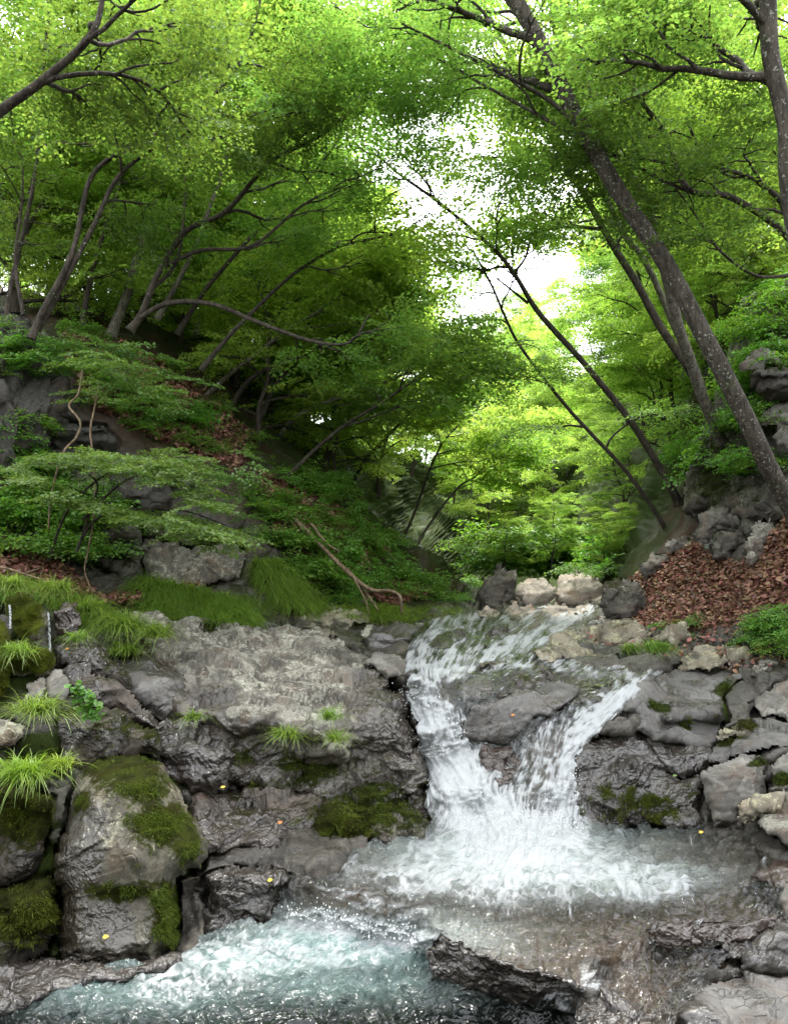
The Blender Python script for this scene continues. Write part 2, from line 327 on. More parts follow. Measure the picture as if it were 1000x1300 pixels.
def make_ground():
    cx = np.concatenate([np.arange(-560, -70, 14), np.arange(-70, 1070, 2.6), np.arange(1070, 1560, 14)])
    lo = np.arange(1560, 770, -2.4); n2 = 150; u = np.linspace(0, 1, n2)
    PX, top = cx[None, :], ytop(cx)[None, :]
    PY = np.concatenate([np.repeat(lo[:, None], len(cx), 1), 769 + u[:, None] * (top - 769)]); PX = np.repeat(PX, len(PY), 0)
    Y = B(PX, PY); V = pt(PX, PY, Y); nr, nc = PX.shape
    win = np.where(inside(WATER, PX, PY), edge_dist(WATER, PX, PY), 0)
    low = sstep(0, 22, win)
    V[..., 2] -= low * np.minimum(.13, .02 * Y); V[..., 1] += low * .05
    push = np.zeros(PX.shape)
    for ol, sz in OUTL:
        lo2, hi2 = ol.min(0) - 8, ol.max(0) + 8; m = (PX > lo2[0]) & (PX < hi2[0]) & (PY > lo2[1]) & (PY < hi2[1])
        if m.any(): push[m] = np.maximum(push[m], min(.30, .35 * sz) * soft(ol, PX[m], PY[m], 5))
    V *= (1 + push / Y)[..., None]
    # rows beyond the ridges, then rows behind the camera
    ext = []
    for k in (1, 2, 3, 4):
        e = V[-1].copy(); e[:, :2] *= 1 + .04 * k * k; e[:, 2] -= .8 * k * k; ext.append(e)
    back = []
    for k in (1, 2, 3):
        e = V[0].copy(); e[:, 1] -= k * 4.; e[:, 0] *= 1 + .6 * k; back.append(e)
    fV = V.reshape(-1, 3); me = mesh('ground', fV, [grid_faces(nr, nc)], [])
    N = normals(me); bpy.data.meshes.remove(me)
    x, y = PX.ravel(), PY.ravel(); YY = Y.ravel()
    soil = np.maximum(soft(LITTER, x, y, 12), soft(DUFF, x, y, 14))
    soil = np.maximum(soil, sstep(9.3, 11.5, YY) * (1 - low.ravel()) * (1 - soft([(500,845),(560,762),(800,755),(800,830)], x, y, 10)))
    soil = np.maximum(soil, soft([(100,420),(300,500),(360,600),(250,600),(150,560),(90,500)], x, y, 25))
    soil = np.clip(soil + .5 * fbm(fV * 1.7, 3, 5) * (soil > .05), 0, 1)
    fh, fe = facet(fV, (.55, .6, .28), 3); gh, ge = facet(fV, (.17, .2, .11), 4)
    under = low.ravel()
    amp = (1 - soil) * (1 - .85 * under)
    D = amp * (.09 * fh + .022 * gh - .015 * sstep(.10, 0, fe)) + .05 * fbm(fV * 1.3, 4, 9) * (1 - .6 * under) + soil * .03 * fbm(fV * 6, 3, 12)
    D = np.where(YY > 14, D * 3 + .5 * fbm(fV * .25, 4, 21), D)
    D -= .04 * under
    fV = fV + N * D[:, None]
    moss = np.clip(.5 * soft([(-100,760),(120,800),(180,880),(260,1000),(250,1130),(90,1250),(-100,1260)], x, y, 30) + .6 * soft([(380,920),(500,950),(540,1060),(440,1060)], x, y, 20) + .35 * soft([(140,690),(420,640),(520,760),(300,790)], x, y, 30), 0, 1)
    V = fV.reshape(nr, nc, 3)
    allV = np.concatenate([np.array(back[::-1]), V, np.array(ext)])
    pad = lambda a, v=0.: np.concatenate([np.full((3, nc), v), a.reshape(nr, nc), np.repeat(a.reshape(nr, nc)[-1:], 4, 0)]).ravel()
    me = mesh('ground', allV.reshape(-1, 3), [grid_faces(nr + 7, nc)], ground_mat(), attrs={'veg': pad(np.clip(sstep(12.5, 16, YY) + sstep(.2, .6, fbm(fV * .9, 3, 33) + .35 * sstep(9.5, 12, YY)) * .7 * sstep(9, 10.5, YY), 0, 1)), 'soil': pad(soil), 'moss': pad(moss), 'bed': pad(low.ravel(), 1.)})
    tag(link('ground', me), 'rocky stream bed and steep soil banks of the wooded gorge', 'ground', kind='structure')
def make_light_block_behind():
    """unseen wooded flanks added behind the camera, shaped to block low sky light"""
    th = np.radians(np.arange(-14, 195, 3.)); k = np.linspace(0, 1, 26); TH, K = np.meshgrid(th, k)
    rad = 5.5 + 7 * K + 1.5 * np.sin(TH * 2) + np.abs(np.cos(TH)) * 1.5; X = -np.cos(TH) * rad; Yy = -np.sin(TH) * rad * 1.15 + 1.5; Z = -2.4 + 8.5 * K ** 1.15 * (.8 + .2 * np.abs(np.cos(TH)))
    V = np.stack([X, Yy, Z], -1).reshape(-1, 3); V = V + np.stack([fbm(V * .5, 4, 80 + i) for i in range(3)], 1) * .9
    t = NT('light_block_flank'); P = t.pos(); n = t.noise(P, 6, 6, .7)
    m = t.done(t.principled(t.mix(t.ramp(n, .35, .65), (.012, .02, .004), (.05, .085, .015)), .9, t.bump(n, 1., .3), .2))
    tag(link('light_block_hill', mesh('light_block_hill', V, [grid_faces(*X.shape)], m)), 'unseen wooded flank added behind the viewer to block low light', 'hillside', kind='structure')
def ground_mat():
    t = NT('ground_material'); P = t.pos()
    n1 = t.noise(P, 2.2, 6, .65, .4); n2 = t.noise(P, 17, 6, .7); n3 = t.noise(P, 70, 4, .7)
    rock = t.mix(t.ramp(n2, .35, .65), (.034, .03, .024), (.115, .104, .085))
    bedc = t.mix(t.ramp(n2, .35, .7), (.06, .043, .031), (.16, .112, .08))
    rock = t.mix(t.attr('bed'), rock, bedc)
    wet = t.ramp(n1, .35, .6); wet = t.math('MAXIMUM', wet, t.attr('bed'))
    rsh = t.principled(t.mix(t.math('MULTIPLY', t.math('SUBTRACT', wet, t.math('MULTIPLY', t.attr('bed'), .6)), .75), rock, (.026, .023, .019)), t.math('SUBTRACT', .75, t.math('MULTIPLY', wet, .57)), t.bump(t.math('ADD', t.math('MULTIPLY', n2, .6), t.math('MULTIPLY', n3, .15)), .9, .035))
    soilc = t.mix(t.ramp(n3, .35, .7), (.045, .026, .016), (.13, .072, .045))
    soilc = t.mix(t.math('MULTIPLY', t.ramp(n1, .5, .62), .7), soilc, (.035, .055, .012))
    vegc = t.mix(t.ramp(n3, .3, .7), (.018, .032, .006), (.065, .10, .018)); soilc = t.mix(t.attr('veg'), soilc, vegc)
    ssh = t.principled(soilc, .95, t.bump(n3, 1., .05), .2)
    mh = t.noise(P, 120, 4, .75)
    msh = t.principled(t.mix(t.ramp(mh, .3, .75), (.014, .022, .004), (.05, .075, .012)), .95, t.bump(mh, 1., .04), .1)
    mf = t.ramp(t.math('ADD', t.math('MULTIPLY', t.attr('moss'), .5), n1), .68, .80)
    return t.done(t.mixs(mf, t.mixs(t.attr('soil'), rsh, ssh), msh))
# ------------------------------------------------------------------ rocks
def rock(name, label, cat, outline, mat, Y, seed=1, edge=.35, topd=None, front=.12, rim=None, rimpx=None, thick=None, step=2.0, fs=None, fa=1.0, aniso=(1, 1, .6), rg=5., group=None, moss=None, wet=None, kind=None, side=.1, proud=.04, groove=.3):
    """one rock: an outline with real depth. Y is a depth (face plus receding top) or a list of (px,py,depth)"""
    r = np.random.default_rng(seed); ol = rough(outline, rg, seed); lo = ol.min(0); hi = ol.max(0)
    w, h = hi - lo
    if proud is not None: OUTL.append((np.asarray(outline, float), min(w, h) * (Y if not isinstance(Y, list) else Y[0][2]) / F))
    gx = np.arange(lo[0] - step, hi[0] + 2 * step, step); gy = np.arange(lo[1] - step, hi[1] + 2 * step, step)
    PX, PY = np.meshgrid(gx, gy); ins = inside(ol, PX, PY); e = np.where(ins, edge_dist(ol, PX, PY), 0)
    Ym = Y if not isinstance(Y, list) else float(np.mean([c[2] for c in Y])); size = max(w, h) * Ym / F; small = min(w, h) * Ym / F
    if isinstance(Y, list):
        c = np.array(Y, float); D = RBF(c[:, :2], c[:, 2], .05)(PX, PY)
    else:
        topd = .45 * w * Y / F if topd is None else topd
        yr = lo[1] + edge * h + (PX - (lo[0] + hi[0]) / 2) * r.uniform(-.15, .15) + 3 * np.sin(PX * .06 + seed)
        xr = lo[0] + w * r.uniform(.3, .7)
        D = Y + topd * np.clip((yr - PY) / max(edge * h, 1), 0, 1.3) - front * np.clip((PY - yr) / (h * (1 - edge) + 1), 0, 1) + side * size * np.abs(PX - xr) / w
    D = np.minimum(D, B(PX, PY) - proud * size) if proud is not None else D
    rim = .26 * small if rim is None else rim; rimpx = .22 * min(w, h) if rimpx is None else rimpx
    u = np.clip(1 - e / rimpx, 0, 1); rd = 1 - np.sqrt(np.clip(1 - u * u, 0, 1))
    D0 = D + rim * rd; V = pt(PX, PY, D0)
    thick = .7 * small if thick is None else thick
    Vb = pt(PX, PY, D + rim + thick * np.sqrt(np.clip(1 - u * u, 0, 1)) + .004)
    q = grid_faces(*PX.shape, keep=ins)
    if not len(q): return None
    uu = u.ravel(); Vf, qf, at = compact(V.reshape(-1, 3), [q], {'u': uu})
    me0 = mesh('t', Vf, qf, []); N = normals(me0); bpy.data.meshes.remove(me0)
    if N[:, 1].mean() > 0: N = -N
    fa = fa * (.6 if mat in ('slate', 'grey', 'far') else 1.); fs = .35 * size if fs is None else fs; A = np.array(aniso)
    a1, e1 = facet(Vf, fs * A, seed); cell = FC[0];  a2, e2 = facet(Vf, fs * .37 * A, seed + 1)
    dsp = fa * fs * (.24 * a1 + .07 * a2 - groove * (.07 * sstep(.06, 0, e1) + .02 * sstep(.05, 0, e2))) + .012 * fs * fbm(Vf / fs * 3, 3, seed) + .0012 * fbm(Vf * 30, 3, seed)
    dsp *= (1 - at['u'] ** 6)
    Vf = Vf + N * dsp[:, None]
    Vb2, qb, _ = compact(Vb.reshape(-1, 3), [q], {})
    mo = np.zeros(len(Vf)); we = np.zeros(len(Vf))
    if wet is not None:
        uidx = np.unique(q.ravel()); x, y = PX.ravel()[uidx], PY.ravel()[uidx]
        for (mx, my, rx, ry, s) in wet: we = np.maximum(we, s * sstep(1.25, .75, np.sqrt(((x - mx) / rx) ** 2 + ((y - my) / ry) ** 2) + .35 * fbm(np.stack([x / 18, y / 30, 0 * x], 1), 4, seed)))
    if moss is not None:
        fx = PX.ravel(); fy = PY.ravel(); uidx = np.unique(q.ravel()); x, y = fx[uidx], fy[uidx]
        for (mx, my, rx, ry, s) in moss: mo = np.maximum(mo, s * np.exp(-((x - mx) / rx) ** 2 - ((y - my) / ry) ** 2))
    me = mesh(name, np.concatenate([Vf, Vb2]), [qf[0][:, ::-1], qb[0] + len(Vf)], mat if not isinstance(mat, str) else ROCK[mat], attrs={'moss': np.concatenate([mo, mo * 0]), 'wet': np.concatenate([we, we * 0]), 'cell': np.concatenate([cell, cell])})
    o = link(name, me); tag(o, label, cat, group, kind or 'thing')
    if moss is not None and Ym < 7 and 'blades' in globals():
        pr = np.clip(mo + .55 * fbm(Vf * 7, 4, seed + 5) - .38, 0, None) * (N[:, 2] > -.5)
        if pr.sum() > 0:
            rr = np.random.default_rng(seed); n = int(min(14000, 60 + 26 * (pr > .05).sum() / (step * step) * .55)); k = rr.choice(len(Vf), n, p=pr / pr.sum())
            Pm = Vf[k] + rr.normal(size=(n, 3)) * .004 - N[k] * .004; Dm = N[k] + rr.normal(size=(n, 3)) * .55 + (0, 0, .25)
            Vm, qm = blades(Pm, Dm, rr.uniform(.010, .030, n), rr.uniform(.0012, .0024, n), rr.uniform(.1, .7, n), 3)
            m = link('moss', mesh('moss', Vm, [qm], MT['moss']), o); m['kind'] = 'stuff'
    return o
def make_rocks():
    R = rock
    R('rock_outcrop', 'long pale lichen covered outcrop of cracked rock left of the waterfall', 'rock outcrop',
      [(165,800),(180,784),(215,788),(240,783),(280,790),(320,797),(380,797),(420,812),(455,830),(490,850),(515,880),(527,930),(540,980),(548,1030),(540,1062),(470,1068),(440,1045),(380,1015),(330,1005),(300,1000),(240,965),(200,925),(225,880),(190,840),(150,835)], 'pale',
      [(165,805,7.0),(215,788,7.5),(280,790,7.9),(380,797,8.0),(455,830,7.6),(515,880,6.7),(535,940,6.1),(540,980,6.0),(548,1050,5.8),(470,1060,5.75),(440,1040,5.8),(380,1010,5.9),(300,1000,5.75),(240,960,5.75),(220,920,5.9),(200,850,6.6),(300,825,7.2),(250,820,7.2),(300,870,6.5),(400,865,6.9),(350,850,7.1),(330,915,5.95),(300,905,6.0),(430,915,6.15),(380,925,5.95),(430,945,6.0),(500,920,6.25),(480,960,6.2),(420,970,6.2),(380,960,6.1),(330,950,6.05),(420,1000,6.1),(480,1010,6.05),(250,880,6.2),(260,920,5.95),(510,1000,5.9)],
      3, rim=.4, rimpx=16, thick=.5, step=1.5, fs=.24, fa=1.5, aniso=(1.3, 1, .6), rg=5, groove=1.1, moss=[(470,1030,70,45,.85),(390,975,55,30,.7),(300,960,40,30,.6),(520,1045,30,40,.7),(265,795,20,10,.6),(240,915,30,22,.5),(350,790,25,6,.5),(350,1000,60,16,.6),(420,930,20,10,.5)], wet=[(525,950,34,120,1.),(300,975,60,34,1.),(240,935,36,40,1.),(420,1020,110,36,.8),(495,905,50,75,.85),(265,890,40,28,.7),(330,930,60,16,.6)])
    R('boulder', 'large mossy boulder beside the lower pool with a wet silvery left face', 'boulder',
      [(95,990),(120,965),(150,955),(180,958),(210,972),(228,1000),(240,1030),(258,1060),(265,1085),(255,1105),(225,1115),(222,1140),(224,1180),(222,1205),(200,1226),(170,1224),(120,1229),(80,1226),(72,1190),(80,1140),(68,1110),(75,1070),(88,1030)], 'boulder',
      [(150,960,5.05),(100,1000,4.85),(225,1000,5.0),(150,1010,4.66),(90,1100,4.5),(170,1090,4.46),(258,1085,4.75),(150,1140,4.5),(80,1200,4.36),(150,1210,4.34),(220,1200,4.5)],
      5, rim=.3, rimpx=30, thick=.5, step=1.5, fs=.42, fa=.25, groove=0, rg=4, moss=[(205,1045,50,30,.75),(160,1132,55,13,.8),(214,1165,24,60,.9),(150,970,60,22,.55),(103,1020,12,12,.7),(180,1000,50,40,.5),(235,1085,25,35,.6)], wet=[(100,1075,38,70,1.),(120,1185,62,42,1.),(85,1140,20,60,1.)])
    R('boulder', 'low wet rock with a moss covered right end below the outcrop', 'boulder',
      [(243,1010),(290,1003),(340,1000),(380,1002),(420,1012),(445,1030),(458,1048),(452,1062),(420,1068),(370,1072),(320,1080),(270,1088),(250,1082),(240,1045)], 'wetmoss',
      [(290,1005,5.95),(400,1008,5.9),(340,1030,5.55),(430,1035,5.55),(270,1060,5.3),(340,1065,5.3),(430,1062,5.4)], 7, rim=.2, rimpx=18, thick=.4, step=1.6, fs=.35, moss=[(430,1045,40,25,.8)])
    R('rock', 'dark dripping rock block between the big boulder and the lower pool foam', 'rock', [(258,1112),(300,1100),(345,1104),(372,1112),(362,1140),(350,1166),(300,1180),(262,1185)], 'wet', 4.88, 9, .12, .25, .1, step=1.6, fs=.25)
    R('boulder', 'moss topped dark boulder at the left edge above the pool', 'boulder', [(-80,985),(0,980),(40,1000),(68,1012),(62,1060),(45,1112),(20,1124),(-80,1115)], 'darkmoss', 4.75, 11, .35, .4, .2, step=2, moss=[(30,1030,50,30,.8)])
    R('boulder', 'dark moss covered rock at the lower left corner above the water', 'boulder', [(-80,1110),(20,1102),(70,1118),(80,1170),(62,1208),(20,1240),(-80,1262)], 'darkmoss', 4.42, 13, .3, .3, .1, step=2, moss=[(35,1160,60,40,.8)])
    R('rock', 'black wet rock ledge along the left rim of the lower pool', 'rock', [(-80,1232),(60,1214),(140,1226),(230,1207),(232,1228),(160,1248),(60,1266),(-80,1300)], 'wet', 4.22, 15, .4, .2, .1, step=1.6, fs=.2)
    R('rock', 'dark broken front edge of the flat slab that the lower overflow runs across', 'rock', [(540,1212),(557,1178),(572,1192),(600,1206),(640,1219),(707,1236),(745,1252),(742,1290),(707,1290),(640,1272),(590,1254),(545,1246)], 'wet', [(557,1182,3.98),(640,1224,3.78),(745,1254,3.7),(545,1240,3.95),(640,1268,3.85),(742,1288,3.8)], 91, rim=.06, rimpx=5, thick=.15, step=1.5, fs=.22, fa=.55, proud=None)
    R('rock', 'dark reddish ledge face at the right of the slab', 'rock', [(818,1178),(850,1168),(900,1170),(990,1160),(1010,1178),(960,1190),(900,1198),(828,1200)], 'brown', [(820,1180,4.08),(990,1165,4.25),(900,1194,4.1),(828,1198,4.05)], 93, rim=.06, rimpx=4, thick=.15, step=1.5, fs=.2, fa=.5, proud=None)
    R('rock', 'wet brown rock at the bottom edge below the slab', 'rock', [(735,1268),(765,1256),(800,1272),(850,1288),(865,1310),(830,1350),(760,1340),(728,1300)], 'wet', [(765,1260,3.72),(850,1290,3.6),(740,1300,3.6),(800,1340,3.35)], 95, rim=.1, rimpx=8, thick=.15, step=1.5, fs=.2, proud=None)
    L = [ # label, outline, material, depth, kw
     ('dark mossy rock under the leafy plant above the big boulder', [(75,905),(110,895),(150,900),(200,925),(205,960),(160,962),(100,985),(75,975)], 'darkmoss', 5.25, {}),
     ('black glistening rock where the trickle runs down behind the big boulder', [(188,925),(220,925),(255,945),(285,935),(300,960),(290,1000),(250,1012),(210,985)], 'wet', 5.5, {}),
     ('small round grey stone above the dark grass tuft', [(35,865),(55,858),(62,875),(45,890),(30,888)], 'grey', 5.55, {}),
     ('grey stone right of the small round one above the dark grass tuft', [(62,856),(80,848),(88,872),(82,892),(62,888)], 'grey', 5.6, {}),
     ('pale flat stone at the left edge between two grass tufts', [(-40,915),(10,910),(36,925),(20,947),(-40,952)], 'pale', 5.15, {}),
     ('wet mossy rock bed of the small side trickle', [(75,850),(110,840),(140,860),(180,890),(218,920),(190,932),(150,905),(100,900)], 'wetmoss', 5.75, {}),
     ('flat topped purplish brown block left of the pale outcrop', [(138,842),(180,828),(240,850),(250,880),(237,928),(200,913),(165,888)], 'slate', [(180,830,6.6),(240,852,6.5),(140,845,6.4),(200,875,6.15),(245,885,6.2),(165,885,6.1),(235,925,6.05),(200,910,6.05)], {}),
     ('mossy hump below the thin falling trickle', [(65,815),(120,808),(165,858),(172,888),(120,864),(75,848)], 'darkmoss', 6.1, {}),
     ('dark brown wet block right of the thin falling trickle', [(68,774),(82,762),(103,780),(104,805),(85,820),(68,824)], 'brown', 6.5, dict(edge=.2)),
     ('rock with bright green moss left of the thin falling trickle', [(8,758),(35,750),(52,768),(58,800),(40,818),(20,805),(6,775)], 'brightmoss', 6.2, dict(moss=[(28,780,18,25,.8)])),
     ('bright mossy rock cut by the left edge of the picture', [(-60,780),(8,790),(12,830),(15,870),(0,892),(-60,892)], 'brightmoss', 5.6, dict(moss=[(0,850,25,40,.8)])),
     ('mossy mound above the stones at the left edge', [(-60,825),(30,812),(72,832),(68,854),(20,860),(-60,862)], 'brightmoss', 5.85, dict(moss=[(40,830,40,20,.8)])),
     ('pale stone lying on top of the outcrop beside the grass', [(160,785),(170,774),(205,776),(218,790),(213,799),(195,797),(180,802)], 'pale', 7.2, {}),
     ('mossy pale rock on the left shore of the upper stream', [(375,790),(390,778),(430,770),(462,778),(470,792),(440,804),(400,806)], 'yellow', 10., {}),
     ('small pale stone at the left shore of the upper stream', [(458,802),(468,793),(490,797),(498,808),(478,819),(462,815)], 'pale', 9., {}),
     ('smooth dark grey slab left of the upper cascade', [(462,810),(480,792),(500,787),(548,787),(533,800),(520,814),(482,834),(458,832)], 'slate', 8.4, dict(edge=.5)),
     ('grey stone at the lip left of the left fall', [(456,842),(480,826),(516,838),(522,852),(490,864)], 'grey', 7.2, {}),
     ('wide smooth grey slab dividing the two waterfalls', [(580,925),(588,912),(600,893),(648,879),(700,865),(738,873),(715,897),(675,913),(660,932),(648,947),(600,943),(582,938)], 'slate', [(588,912,6.45),(648,880,7.0),(700,866,7.2),(735,873,7.1),(670,911,6.5),(620,912,6.38),(600,918,6.32),(590,936,6.45),(645,944,6.4)], dict(rim=.06, rimpx=8, fa=.5)),
     ('mossy edged rock behind the slab between the falls', [(622,886),(648,863),(672,852),(704,856),(700,866),(660,880),(639,890)], 'wetmoss', 7.05, dict(edge=.5)),
     ('rounded grey rock at the top of the left fall', [(580,872),(606,857),(632,862),(622,888),(588,898)], 'slate', 6.95, dict(edge=.4)),
     ('dark pointed rock at the top of the right fall', [(715,897),(738,871),(768,867),(778,879),(752,897)], 'wet', 6.75, dict(edge=.25)),
     ('brown rock face below the slab between the falls', [(602,938),(650,938),(664,965),(655,1000),(630,1008),(610,980)], 'brown', 6.22, dict(edge=.2)),
     ('black wet rock in the left part of the upper cascade', [(543,820),(560,804),(586,796),(594,803),(578,816),(560,825)], 'wet', 8.5, {}),
     ('black wet rock in the middle of the upper cascade', [(611,818),(625,794),(645,790),(655,806),(637,822)], 'wet', 8.7, {}),
     ('dark wet rock at the right end of the upper cascade', [(731,803),(745,788),(766,788),(773,801),(750,812)], 'wet', 9.2, {}),
     ('reddish brown rock just breaking the water above the falls', [(601,842),(620,833),(648,836),(642,846),(610,848)], 'brown', 7.5, {}),
     ('big smooth grey slab with moss patches right of the falls', [(800,931),(808,910),(788,905),(800,885),(818,859),(856,847),(894,838),(926,845),(950,855),(930,870),(916,885),(920,905),(916,916),(910,936),(904,950),(868,946),(832,941)], 'slate', [(894,840,7.9),(818,862,7.2),(947,856,7.5),(914,882,6.9),(800,900,6.6),(850,903,6.42),(910,905,6.45),(850,914,6.36),(800,928,6.5),(905,945,6.75),(850,940,6.75),(870,870,7.1)], dict(rim=.12, rimpx=12, fa=.55, step=1.6, moss=[(922,875,18,12,.9),(920,905,9,14,.9),(835,895,18,10,.8),(868,922,12,6,.8)])),
     ('dark boulder with dripping moss beard right of the right fall', [(722,960),(740,938),(770,932),(815,934),(838,958),(850,982),(885,982),(892,1010),(890,1050),(860,1054),(800,1052),(740,1052),(722,1020)], 'wet', [(770,936,6.6),(838,962,6.35),(730,962,6.15),(800,968,5.95),(800,1045,5.85),(885,1000,5.95),(740,1040,5.9)], dict(rim=.18, rimpx=16, fa=.6, step=1.6, moss=[(815,1022,60,26,.62)])),
     ('wet brown step under the big smooth slab', [(826,942),(870,947),(908,952),(898,978),(870,990),(845,980)], 'wet', 6.15, {}),
     ('large grey block with a mossy top at the right pool edge', [(887,984),(904,970),(938,956),(964,958),(974,972),(973,1008),(942,1034),(942,1052),(904,1054),(894,1020)], 'grey', 5.55, dict(edge=.3, moss=[(962,968,14,7,.9)])),
     ('long grey tilted slab with a moss stripe above the grey block', [(896,967),(904,948),(928,934),(952,918),(1000,918),(1060,915),(1060,950),(980,948),(938,960),(920,972)], 'slate', [(1000,918,6.7),(1060,918,6.7),(940,930,6.5),(905,955,6.1),(980,944,5.95),(920,968,5.9),(1060,945,5.9)], dict(moss=[(925,938,30,8,.9)])),
     ('narrow mossy slab tucked above the tilted grey slab', [(906,946),(914,924),(959,910),(973,922),(935,934)], 'yellow', 6.3, dict(moss=[(950,922,25,8,.7)])),
     ('light grey sloping slab at the right edge beside the mossy rocks', [(956,900),(976,876),(1000,858),(1070,848),(1070,920),(1000,918),(966,912)], 'grey', [(1000,862,7.1),(1070,852,7.0),(960,900,6.5),(1000,912,6.3),(1070,915,6.2)], {}),
     ('rounded stone with moss right of the large grey block', [(976,970),(1000,952),(1060,948),(1060,1012),(1000,1008),(974,1004)], 'grey', 5.45, dict(moss=[(990,990,16,12,.9)])),
     ('mossy ledge stone under the rounded stone at the right edge', [(934,1022),(952,1012),(1000,1002),(1070,998),(1070,1042),(1000,1038),(964,1034),(944,1048)], 'yellow', 5.15, {}),
     ('pale lens shaped stone resting at the right edge over a dark gap', [(952,1031),(981,1026),(1000,1030),(1070,1034),(1070,1090),(1000,1076),(984,1062),(962,1047)], 'pale', 4.9, dict(edge=.5)),
     ('dark red stone at the right edge of the middle pool', [(946,1112),(975,1096),(1012,1096),(1040,1128),(980,1130)], 'brown', 4.72, {}),
     ('small grey stone cut by the right edge above the dark slab', [(984,1148),(1005,1114),(1060,1098),(1060,1176),(995,1170)], 'grey', 4.42, {}),
     ('small wet stone beside the low grey rock in the right corner', [(913,1198),(935,1180),(960,1184),(977,1200),(960,1216),(930,1220)], 'wet', 4.15, {}),
     ('smooth dark grey rock in the lower right corner', [(938,1218),(960,1190),(1000,1167),(1070,1158),(1070,1248),(1000,1246),(950,1238)], 'slate', 3.98, dict(edge=.3)),
     ('flat wet slab filling the bottom right corner', [(858,1285),(900,1248),(960,1238),(1070,1234),(1070,1360),(850,1360)], 'slate', [(900,1250,3.95),(1070,1238,4.0),(858,1290,3.7),(960,1300,3.55),(1070,1300,3.5),(950,1360,3.2)], {}),
     ('upper of the thin layered slabs at the foot of the leaf slope', [(862,836),(880,822),(925,816),(938,825),(905,840),(870,846)], 'yellow', 7.8, dict(edge=.5)),
     ('middle layered slab at the foot of the leaf slope', [(856,846),(870,838),(912,834),(924,830),(926,840),(890,850),(862,852)], 'yellow', 7.55, dict(edge=.5)),
     ('short layered slab right of the other two', [(920,832),(945,816),(958,826),(952,840),(925,842)], 'yellow', 7.6, {}),
     ('lichen spotted stone under the green plants at the right edge', [(948,850),(965,836),(990,828),(998,845),(977,860),(952,860)], 'pale', 7.2, {}),
     ('small brown stone wedged under the layered slabs', [(922,842),(948,837),(952,850),(930,854)], 'brown', 7.35, {}),
     ('broad yellowish lichen slab sloping into the upper stream', [(672,828),(690,815),(720,800),(770,786),(802,788),(828,802),(824,818),(790,826),(740,836),(700,842)], 'yellow', [(690,815,8.9),(770,786,9.6),(820,802,9.0),(740,834,7.9),(790,824,8.1),(672,828,8.1)], dict(rim=.08, rimpx=8)),
     ('yellow lichen hump on the broad slab', [(758,806),(775,788),(808,786),(824,800),(817,816),(785,822),(760,818)], 'yellow', 8.5, {}),
     ('low mossy stone beside the leaf slope and grass', [(826,812),(846,792),(872,790),(880,806),(860,824),(832,826)], 'yellow', 8.4, {}),
     ('mossy rock on the right shore at the top of the upper cascade', [(765,742),(785,733),(815,743),(822,770),(800,792),(775,788),(758,768)], 'cliff', 10.2, {}),
     ('rounded pale boulder, left one of the pair beyond the upper cascade', [(651,757),(658,740),(680,734),(700,740),(708,756),(695,771),(668,771)], 'far', 13.5, dict(edge=.45, side=.25)),
     ('large pale boulder with a plant on top beyond the upper cascade', [(703,754),(712,728),(730,721),(755,729),(769,745),(766,768),(735,775),(708,771)], 'far', 13.6, dict(edge=.45, side=.25)),
     ('dark grey boulder left of the pale boulders beyond the upper cascade', [(605,762),(612,735),(630,717),(654,722),(657,742),(642,778),(613,781)], 'cliff', 13.2, {}),
     ('small stone in front of the left pale boulder', [(638,775),(655,762),(677,768),(680,780),(648,783)], 'far', 12.9, {}),
     ('low flat stones in front of the large pale boulder', [(682,778),(695,766),(720,768),(750,765),(747,778),(700,783)], 'far', 12.8, {}),
     ('pale stone right of the large pale boulder', [(764,748),(785,739),(793,760),(770,769)], 'far', 13.4, {}),
     ('tiny pale stone at the far left end of the upper cascade', [(602,775),(620,767),(635,778),(612,785)], 'far', 12.6, {}),
     ('dark angular rock with a shaded notch in the leaf slope', [(877,680),(885,651),(915,639),(938,653),(939,666),(909,674),(908,687),(894,693),(880,689)], 'cliff', 9.7, dict(edge=.5)),
     ('mossy rock right below the dark angular rock in the leaf slope', [(901,708),(909,675),(940,659),(948,682),(928,709),(912,712)], 'cliff', 9.3, {}),
     ('pale broken rock beside the foot of the big leaning tree', [(944,692),(952,672),(977,656),(983,676),(971,699),(953,721),(944,708)], 'pale', 8.7, {}),
     ('low rock at the upper rim of the leaf slope', [(842,694),(872,677),(882,688),(878,700),(850,702)], 'cliff', 10.6, {}),
     ('mossy rock at the left corner of the leaf slope', [(806,714),(826,699),(852,702),(847,714),(829,730),(813,738)], 'cliff', 10.6, {}),
     ('upper jutting slab of the right hand cliff', [(936,472),(945,454),(960,442),(985,444),(995,462),(960,472)], 'cliff', 9.6, dict(edge=.5)),
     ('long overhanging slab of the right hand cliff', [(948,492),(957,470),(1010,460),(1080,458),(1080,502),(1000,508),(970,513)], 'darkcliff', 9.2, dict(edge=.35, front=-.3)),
     ('grey slab under the overhang of the right hand cliff', [(950,532),(1000,504),(1080,500),(1080,565),(1000,550),(962,540)], 'cliff', 9.4, {}),
     ('small pale block behind the big leaning tree', [(976,552),(1000,536),(1060,540),(1060,576),(1000,574)], 'cliff', 8.9, {}),
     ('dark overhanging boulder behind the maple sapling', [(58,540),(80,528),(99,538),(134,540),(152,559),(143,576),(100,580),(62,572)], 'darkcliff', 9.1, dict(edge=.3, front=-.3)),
     ('dark smooth rock face just behind the maple sapling sprays', [(139,605),(154,596),(200,598),(222,630),(213,646),(154,640)], 'darkcliff', 9.0, dict(edge=.2)),
